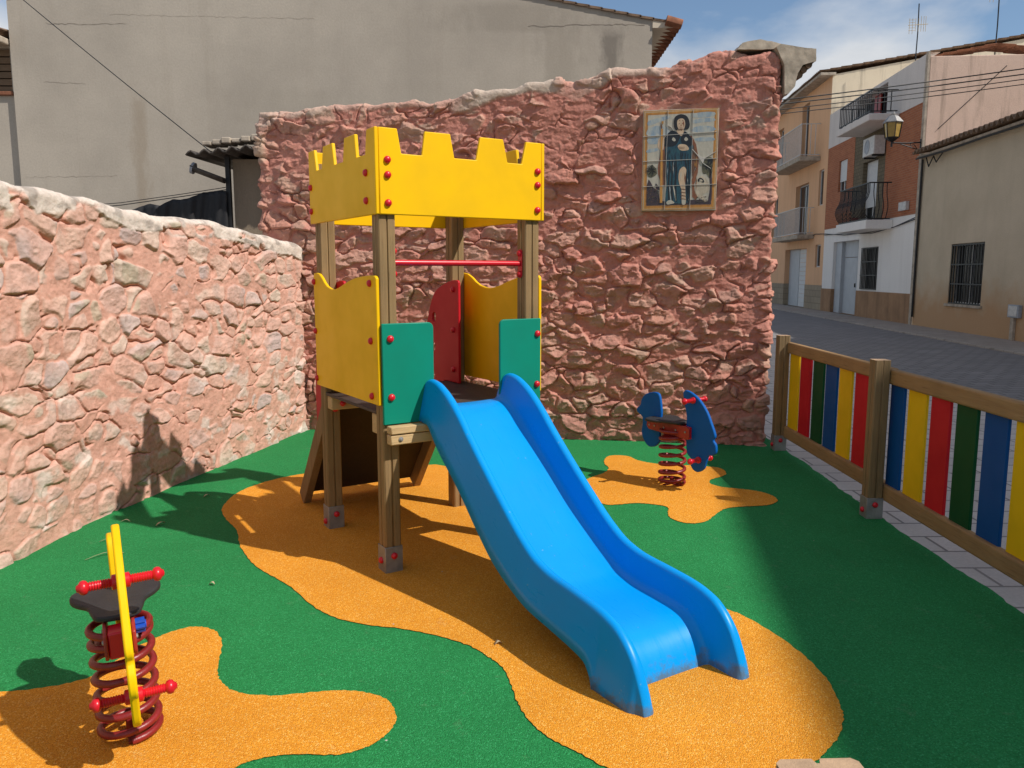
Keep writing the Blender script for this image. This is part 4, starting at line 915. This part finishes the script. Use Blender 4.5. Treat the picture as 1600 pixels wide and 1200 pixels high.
b = MB(); b.box((X(29.6),-.25,6.84),(X(30.2),-.2,7.9)); b.build('red_curtain', M['red_dull'], wh, smooth=0)
b = MB()
for q in (0,.05): b.tube([(X(34.7),.04,3.2+q),(X(32),.04,3.12-q),(X(29),.04,3.0+q),(X(27),.04,3.1),(X(25.3),.05,3.25+q)], .014, 6)
b.build('facade_cable', M['wire'], wh)
b = MB(); b.tube([(-.06,-.35,5.9),(-.06,-2.2,7.7)], .012, 6); b.build('facade_cable', M['wire'], wh)
bx_part('junction_box', (X(25.9),.014,3.58),(X(26.5),.13,3.85), M['white_paint'], wh, bevel=.01)

# air conditioner on the brick house
ac = thing('air_conditioner', 'white air conditioning unit fixed above the black balcony of the brick house', 'air conditioner', (10.4+TD.x*28.75+TN.x*.22, TD.y*28.75+TN.y*.22, 5.64), FA)
bx_part('casing', (-.55,-.18,0),(.55,.20,.62), M['white_paint'], ac, bevel=.02)
b = MB(); b.lathe([(.24,0),(.24,.012),(.2,.014),(.2,.004),(.05,.004),(.05,.014),(.01,.014)], 24, M=Matrix.Rotation(R(-90),3,'X'), o=(.12,.201,.31)); b.build('fan_grille', M['grey_plastic'], ac)
for x in (-.4,.4): bx_part('bracket', (x-.02,-.2,-.06),(x+.02,.2,-.004), M['iron'], ac)

# --- beige house with the low tiled eave
bh = house('beige_house', 'low old beige house with barred window and weathered tiled eave', 16.9)
X = lambda s: s-16.9
W2h = (X(20.92),X(22.8),.75,2.4); XR = X(25.10)
b = MB(); facade(b, 0, XR, 0, 5.12, [W2h], .25)
quad(b, [(0,0,0),(0,-8,0),(0,-8,6.6),(0,0,5.12)]); quad(b, [(XR-.02,-.3,0),(XR-.02,-8,0),(XR-.02,-8,5.1),(XR-.02,-.3,5.1)]); quad(b, [(0,-8,0),(XR,-8,0),(XR,-8,6.5),(0,-8,6.5)])
b.build('wall', M['beige_render'], bh, smooth=0)
bx_part('eave', (0,-.05,5.04),(XR-.02,.20,5.115), M['concrete'], bh, bevel=.015)
tile_field('roof', bh, M['old_tile'], -.1, XR-.03, .36, 5.16, -5, 6.35, rows=9, pitch=.26, amp=.055, thick=.03)
wn = window(bh, *W2h, y=-.18, mat='white_paint'); bars(wn, 'grille', W2h[0]+.03, W2h[1]-.03, W2h[2]+.02, W2h[3]-.04, -.03, 12, M['iron'], .013, rails=4)
bx_part('sill', (W2h[0]-.1,.001,W2h[2]-.07),(W2h[1]+.1,.06,W2h[2]), M['concrete'], bh, bevel=.008)
b = MB(); b.tube([(XR-.06,.05,.25),(XR-.06,.05,4.2),(XR-.10,.06,5.0)], .035, 8); b.build('drainpipe', M['iron'], bh)
b = MB(); b.tube([(X(25.0),.25,5.02),(X(23),.22,4.98),(X(21),.22,5.0),(X(17),.22,4.97)], .03, 6)
b.tube([(X(24.6),.12,5.0),(X(24.4),.12,4.72),(X(24.1),.12,4.98),(X(23.9),.12,4.78),(X(23.5),.12,5.0)], .02, 6); b.build('facade_cable', M['wire'], bh)
mb_ = thing('meter_box', 'small grey utility box with conduit at the foot of the beige house', 'utility box', (10.4+TD.x*19.15, TD.y*19.15, 0), FA)
bx_part('box', (-.24,.002,.545),(.24,.09,.85), M['grey_plastic'], mb_, bevel=.01); bx_part('conduit', (-.02,.002,0),(.13,.07,.543), M['concrete'], mb_, bevel=.01); bx_part('box_door', (-.19,.091,.58),(.19,.10,.82), M['white_paint'], mb_, bevel=.005)

# --- tall house farther along to the right, outside the picture: its eave throws the shade on the pavement
E0, ES = 10.37, .16; td = Vector((ES,1,0)).normalized()
th_ = thing('tall_house', 'tall plain house across the street to the right, shading the pavement', 'house', (E0+ES*-14+.45, -14, 0), math.atan2(td.y, td.x))
Lh = 30.5; holes = [(2+4*k, 3.2+4*k, z, z+1.5) for k in range(7) for z in (1.0,4.2,7.3)]
b = MB(); facade(b, 0, Lh, 0, 10.64, holes, .25); quad(b, [(0,0,0),(0,-9,0),(0,-9,10.5),(0,0,10.5)]); quad(b, [(Lh,0,0),(Lh,-9,0),(Lh,-9,10.5),(Lh,0,10.5)]); quad(b, [(0,-9,0),(Lh,-9,0),(Lh,-9,10.5),(0,-9,10.5)])
b.build('wall', M['cream'], th_, smooth=0)
for h in holes: window(th_, *h, y=-.18)
bx_part('eave', (-.1,-9,10.64),(Lh+.1,.45,10.80), M['concrete'], th_); 

# --- aerials, lantern, wires
def aerial(label, loc, h, yag):
    t = thing('tv_antenna', label, 'antenna', loc, 0, 'aerials on the roofs')
    b = MB(); b.tube([(0,0,0),(.02,0,h*.5),(.0,0,h)], .022, 6); b.build('mast', M['iron'], t)
    b = MB(); z = h*yag
    b.tube([(-.38,.0,z),(.36,-.1,z+.02)], .012, 5)
    for x in (-.34,-.22,-.1,.02,.12,.22,.3): b.tube([(x,-.03,z-.24-.1*(x < -.2)),(x,-.03,z+.26+.08*(x > .1))], .009, 5)
    for q in (-.2,-.1,.1,.2): b.tube([(-.36,.0,z+q),(-.12,-.03,z+q)], .008, 5)
    b.build('aerial_array', M['straw'], t); return t
aerial('tall thin television aerial on the ridge above the white attic', (16.1,33.4,10.0), 2.15, .62)
aerial('television aerial at the right edge, behind the pinkish gable', (17.4,30.2,9.1), 2.6, .93)
la = thing('wall_lantern', 'old style wall lantern on an iron bracket beside the brick facade', 'wall lantern', (10.4+TD.x*25.22+TN.x*.06, TD.y*25.22+TN.y*.06, 5.42), FA)
b = MB(); b.box((-.03,-.05,-.16),(.03,.02,.22)); b.tube([(0,0,.12),(0,.45,.10),(0,.86,.12)], .022, 8); b.tube([(0,0,-.12),(0,.3,-.02),(0,.6,.08)], .016, 8)
b.tube([(0,.1,-.07),(0,.2,.06),(0,.32,.02),(0,.3,.09)], .012, 6); b.tube([(0,.86,.0),(0,.86,.16)], .03, 8); b.build('bracket', M['iron'], la)
b = MB(); b.lathe([(.03,.14),(.09,.17),(.20,.26),(.205,.28),(.21,.28)], 6, o=(0,.86,0))
for k in range(6):
    w_ = 2*math.pi*k/6; b.tube([(.2*math.cos(w_),.86+.2*math.sin(w_),.27),(.265*math.cos(w_),.86+.265*math.sin(w_),.70)], .014, 5)
b.build('lantern_frame', M['iron'], la, smooth=0)
b = MB(); b.lathe([(.19,.285),(.25,.695)], 6, o=(0,.86,0)); b.build('lantern_glass', M['amber'], la, smooth=0)
b = MB(); b.lathe([(.29,.70),(.30,.72),(.16,.88),(.09,.93),(.10,.95),(.05,.97),(.055,1.0),(.02,1.03)], 6, o=(0,.86,0)); b.build('lantern_roof', M['steel'], la, smooth=0)
for k, (zl, zr_) in enumerate(((4.20,5.60),(4.15,5.48),(4.06,5.40),(4.0,5.30))):
    P0 = Vector((2.50,13.6,zl)); P1 = Vector((12.55,14.3-.02*k,zr_+.04))
    b = MB(); b.tube([P0.lerp(P1,t)+Vector((0,0,-.32*t*(1-t))) for t in np.linspace(0,1,16)], .0075 if k > 1 else .010, 5)
    tag(b.build('overhead_wire', M['wire']), ['uppermost of the four dark wires crossing above the street','second wire from the top of the four above the street','third wire from the top of the four above the street','lowest of the four thin wires crossing above the street'][k], 'wire', 'wires crossing above the street')

# --- big grey building behind the walls
GX0, GX1, GY = -7.78, 2.17, 13.0
gb = thing('grey_building', 'big blank grey cement rendered building behind the rubble walls', 'building', ((GX0+GX1)/2, GY, 0)); ox = (GX0+GX1)/2
gz = lambda x: 5.42 + (6.36-5.42)*(GX1+.25-x)/(GX1+.25+2.6) if x > -2.6 else 6.36-(6.36-5.75)*(-2.6-x)/5.2
b = MB(); outl = [(GX0-ox,0),(GX1-ox,0),(GX1-ox,gz(GX1)),(-2.6-ox,6.36),(GX0-ox,gz(GX0))]
b.prism(outl, lambda a, c, d: (a, d, c), 0, 11.0); b.build('wall', M['grey_render'], gb, smooth=0)
# cracks in the render
def crack(pts, w=.006):
    cr = MB()
    P = []
    for i in range(len(pts)-1):
        a, c = Vector(pts[i]), Vector(pts[i+1]); n = max(2,int((c-a).length/.05))
        for k in range(n): p = a.lerp(c, k/n); P.append((p.x, p.y+random.uniform(-.012,.012)))
    up = [(x, z+w*random.uniform(.2,1)) for x, z in P]; dn = [(x, z-w*random.uniform(.2,.6)) for x, z in P]
    for i in range(len(P)-1): cr.add([(up[i][0],-.003,up[i][1]),(up[i+1][0],-.003,up[i+1][1]),(dn[i+1][0],-.003,dn[i+1][1]),(dn[i][0],-.003,dn[i][1])], [(0,1,2,3)])
    cr.build('render_crack', M['crack'], gb, smooth=0)
crack([(-7.2-ox,5.42),(-6.6-ox,5.40),(-5.9-ox,5.42)], .006); crack([(-6.2-ox,5.55),(-4-ox,5.50),(-3-ox,5.49)], .003)
crack([(.25-ox,5.38),(.7-ox,5.37),(.95-ox,5.40),(2.1-ox,5.40)], .009); crack([(-7.7-ox,3.1),(-6.2-ox,3.12)], .003)
crack([(1.05-ox,5.3),(1.07-ox,4.4)], .006); crack([(-7.3-ox,4.55),(-6.6-ox,4.52)], .004)
b = MB()
b.prism([(GX1-ox,gz(GX1)-.0),(GX1+.36-ox,gz(GX1)-.075),(GX1+.36-ox,gz(GX1)-.12),(GX1-ox,gz(GX1)-.12)], lambda a, c, d: (a, d, c), -.02, 11.0); b.build('soffit', M['soffit'], gb, smooth=0)
b = MB()
for k in range(56):      # barrel tile ends along the street eave
    y = -.06+k*.198
    b.tube([(GX1+.44-ox, y, gz(GX1)-.085),(GX1+.20-ox, y, gz(GX1)-.02)], .075, 9); b.tube([(GX1+.40-ox, y+.099, gz(GX1)-.125),(GX1+.2-ox, y+.099, gz(GX1)-.06)], .060, 8)
b.build('eave_tiles', M['tile'], gb)
b = MB(); n_ = 26
for k in range(n_):      # verge tiles up the front edge
    xa = GX1+.42-ox-(GX1+.42+2.6)*k/n_; xb = GX1+.42-ox-(GX1+.42+2.6)*(k+1.12)/n_
    za, zb_ = gz(xa+ox)+.0, gz(xb+ox)-.012
    b.add([(xa,-.03,za),(xb,-.03,zb_),(xb,.25,zb_),(xa,.25,za),(xa,-.03,za+.035),(xb,-.03,zb_+.035),(xb,.25,zb_+.035),(xa,.25,za+.035)], [(0,3,2,1),(4,5,6,7),(0,1,5,4),(1,2,6,5),(2,3,7,6),(3,0,4,7)])
b.build('verge_tiles', M['old_tile'], gb, smooth=0)
b = MB(); b.add([(GX1+.4-ox,.25,gz(GX1)-.0),(-2.6-ox,.25,6.37),(-2.6-ox,11,6.37),(GX1+.4-ox,11,gz(GX1)-.0)], [(0,1,2,3)]); b.add([(-2.6-ox,.0,6.37),(GX0-ox,0,gz(GX0)+.01),(GX0-ox,11,gz(GX0)+.01),(-2.6-ox,11,6.37)], [(0,1,2,3)])
b.build('roof', M['tile'], gb, smooth=0)
# neighbour at the far left
nb = thing('neighbour_house', 'sliver of a plastered house with brown slatted opening at the far left edge', 'house', (-10,13.08,0))
b = MB(); facade(b, -3, 2.2, 0, 5.20, [(-1.5,2.16,4.42,5.08)], -.3); 
quad(b, [(-3,0,0),(-3,8,0),(-3,8,5.2),(-3,0,5.2)]); b.build('wall', M['grey_render'], nb, smooth=0)
bx_part('terracotta_sill', (-1.55,-.05,4.36),(2.19,.2,4.42), M['tile'], nb, bevel=.01)
b = MB()
for k in range(6): b.box((-1.5,.10,4.43+k*.11),(2.15,.15,4.43+k*.11+.092))
b.build('slatted_shutter', M['slat'], nb, smooth=0); bx_part('opening_back', (-1.5,.28,4.42),(2.16,.3,5.1), M['iron'], nb)
bx_part('eave', (-3.1,-.25,5.10),(2.19,0.4,5.20), M['concrete'], nb, bevel=.02); tile_field('roof', nb, M['old_tile'], -3.1, 2.19, -.3, 5.24, 4, 5.9, rows=5)

# shed, gutter, shade cloth and cable behind the left wall
shd = thing('shed', 'small plastered shed with dark corrugated roof tucked behind the back rubble wall', 'shed', (-3.3,10.5,0))
b = MB(); b.box((-.27,0,0),(.8,1.6,3.04)); b.build('wall', M['shed_render'], shd, smooth=0, bevel=.01)
bx_part('post', (-.345,-.06,0),(-.29,.0,3.06), M['iron'], shd)
b = MB(); nx = 48; vs = []; fs = []
for j, y in enumerate((-.42,1.7)):
    for i in range(nx+1):
        x = -.70+1.6*i/nx; vs.append((x, y, 3.055+.10*(x+.7)+.03*math.sin(x*2*math.pi/.17)+.05*j))
for i in range(nx): fs.append((i,i+1,nx+2+i,nx+1+i))
b.add(vs, fs); o = b.build('corrugated_roof', M['dark_brown'], shd); sd = o.modifiers.new('t','SOLIDIFY'); sd.thickness = .02
b = MB()
for k in range(7): x = -.5+.12*k; b.box((x,-.40+.02*(k%2),3.13+.10*(x+.7)),(x+.11,-.1,3.175+.11*(x+.7)+.012*(k%3)))
b.build('ridge_stone', M['concrete'], shd, smooth=0, bevel=.012)
gt = thing('gutter', 'short grey gutter trough poking out under the dark shed roof', 'gutter', (-3.64,10.38,2.79))
b = MB(); n = 9; vs = []; fs = []
for j, (x, z) in enumerate(((0,0),(-.40,.15))):
    for k in range(n): w_ = math.pi*k/(n-1); vs.append((x, -.075*math.cos(w_), z-.07*math.sin(w_)))
for k in range(n-1): fs.append((k,k+1,n+k+1,n+k))
b.add(vs, fs); o = b.build('trough', M['dark_brown'], gt); sd = o.modifiers.new('t','SOLIDIFY'); sd.thickness = .008
b = MB(); b.tube([(-.37,0,.115),(-.40,0,.126)], .074, 14); b.build('gutter_end', M['grey_plastic'], gt)
# shade cloth: a sagging, creased sheet on a wire
b = MB(); nx, nz = 60, 14; vs = []; fs = []
tops = np.interp(np.linspace(0,1,nx+1), [0,.10,.2,.3,.42,.52,.62,.75,.85,1], [2.40,2.45,2.475,2.45,2.535,2.525,2.545,2.62,2.63,2.635])
for i in range(nx+1):
    x = -4.85+1.22*i/nx
    for j in range(nz+1): 
        t = j/nz; vs.append((x, 10.42+.03*math.sin(i*.30+2*t)*(1-t*.5)+.010*math.sin(i*1.1+t*7), tops[i]*(1-t)+1.7*t))
for i in range(nx):
    for j in range(nz): fs.append((i*(nz+1)+j,(i+1)*(nz+1)+j,(i+1)*(nz+1)+j+1,i*(nz+1)+j+1))
b.add(vs, fs); o = b.build('shade_cloth', M['dark_net']); sd = o.modifiers.new('t','SOLIDIFY'); sd.thickness = .004
tag(o, 'black shade cloth sagging on a wire behind the left rubble wall', 'shade cloth')
b = MB(); b.tube([(-3.60,10.45,2.66),(-4.2,10.45,2.57),(-5.0,10.45,2.46),(-6.2,10.5,2.36)], .006, 5); b.tube([(-3.60,10.45,2.69),(-4.2,10.45,2.60),(-5.0,10.45,2.49),(-6.2,10.5,2.40)], .005, 5)
tag(b.build('support_wire', M['wire']), 'thin wire carrying the black shade cloth behind the left wall', 'wire')
b = MB(); P0 = Vector((-3.78,10.4,3.10)); P1 = Vector((-8.2,12.96,6.35)); b.tube([P0.lerp(P1,t)+Vector((0,0,-.10*t*(1-t))) for t in np.linspace(0,1,14)], .0065, 6)
tag(b.build('cable', M['wire']), 'dark cable slanting up across the grey building from the shed roof', 'cable')

# ------------------------------------------------------------------ sky, sun, camera
SUN = Vector((.608,-.31,.731)).normalized()
wd = bpy.data.worlds.new('World'); scn.world = wd; wd.use_nodes = True; nt = wd.node_tree; bg = nt.nodes['Background']
sky = nt.nodes.new('ShaderNodeTexSky'); sky.sky_type = 'NISHITA'; sky.sun_disc = False
sky.sun_elevation = math.asin(SUN.z); sky.sun_rotation = math.atan2(SUN.x, SUN.y); sky.air_density = 1.1; sky.dust_density = .2; sky.ozone_density = 3.0
tc = nt.nodes.new('ShaderNodeTexCoord'); mp = nt.nodes.new('ShaderNodeMapping'); nt.links.new(tc.outputs['Generated'], mp.inputs['Vector']); mp.inputs['Scale'].default_value = (1.,1.,2.4); mp.inputs['Location'].default_value = (3.3,1.2,.5)
nz = nt.nodes.new('ShaderNodeTexNoise'); nt.links.new(mp.outputs[0], nz.inputs['Vector']); nz.inputs['Scale'].default_value = 2.7; nz.inputs['Detail'].default_value = 8; nz.inputs['Roughness'].default_value = .5; nz.inputs['Distortion'].default_value = .1
rp_ = nt.nodes.new('ShaderNodeValToRGB'); nt.links.new(nz.outputs['Fac'], rp_.inputs[0]); e = rp_.color_ramp.elements; e[0].position = .455; e[0].color = (0,0,0,1); e[1].position = .60; e[1].color = (.92,.92,.92,1)
nz2 = nt.nodes.new('ShaderNodeTexNoise'); nt.links.new(mp.outputs[0], nz2.inputs['Vector']); nz2.inputs['Scale'].default_value = 8; nz2.inputs['Detail'].default_value = 6
rp2 = nt.nodes.new('ShaderNodeValToRGB'); nt.links.new(nz2.outputs['Fac'], rp2.inputs[0]); e = rp2.color_ramp.elements; e[0].position = .3; e[0].color = (5.4,5.6,5.9,1); e[1].position = .7; e[1].color = (7.4,7.5,7.6,1)
mx = nt.nodes.new('ShaderNodeMix'); mx.data_type = 'RGBA'; nt.links.new(rp_.outputs[0], mx.inputs[0]); nt.links.new(sky.outputs[0], mx.inputs[6]); nt.links.new(rp2.outputs[0], mx.inputs[7])
nt.links.new(mx.outputs[2], bg.inputs['Color']); bg.inputs['Strength'].default_value = .11
sl_ = bpy.data.lights.new('sun', 'SUN'); sl_.energy = 4.75; sl_.angle = R(.7); sl_.color = (1,.955,.89)
so = bpy.data.objects.new('sun', sl_); COL.objects.link(so); so.rotation_euler = SUN.to_track_quat('Z','Y').to_euler(); so.location = (8,-6,12)
cd = bpy.data.cameras.new('camera'); cd.sensor_width = 36; cd.lens = 36*1250/1600; cd.clip_end = 500; cd.clip_start = .05
co = bpy.data.objects.new('camera', cd); COL.objects.link(co); co.location = (0,0,1.6); co.rotation_euler = (R(90-7.9),0,0); scn.camera = co
vs_ = scn.view_settings; vs_.view_transform = 'Standard'; vs_.look = 'None'; vs_.exposure = 0; vs_.gamma = 1
scn.cycles.use_denoising = True; scn.cycles.max_bounces = 8
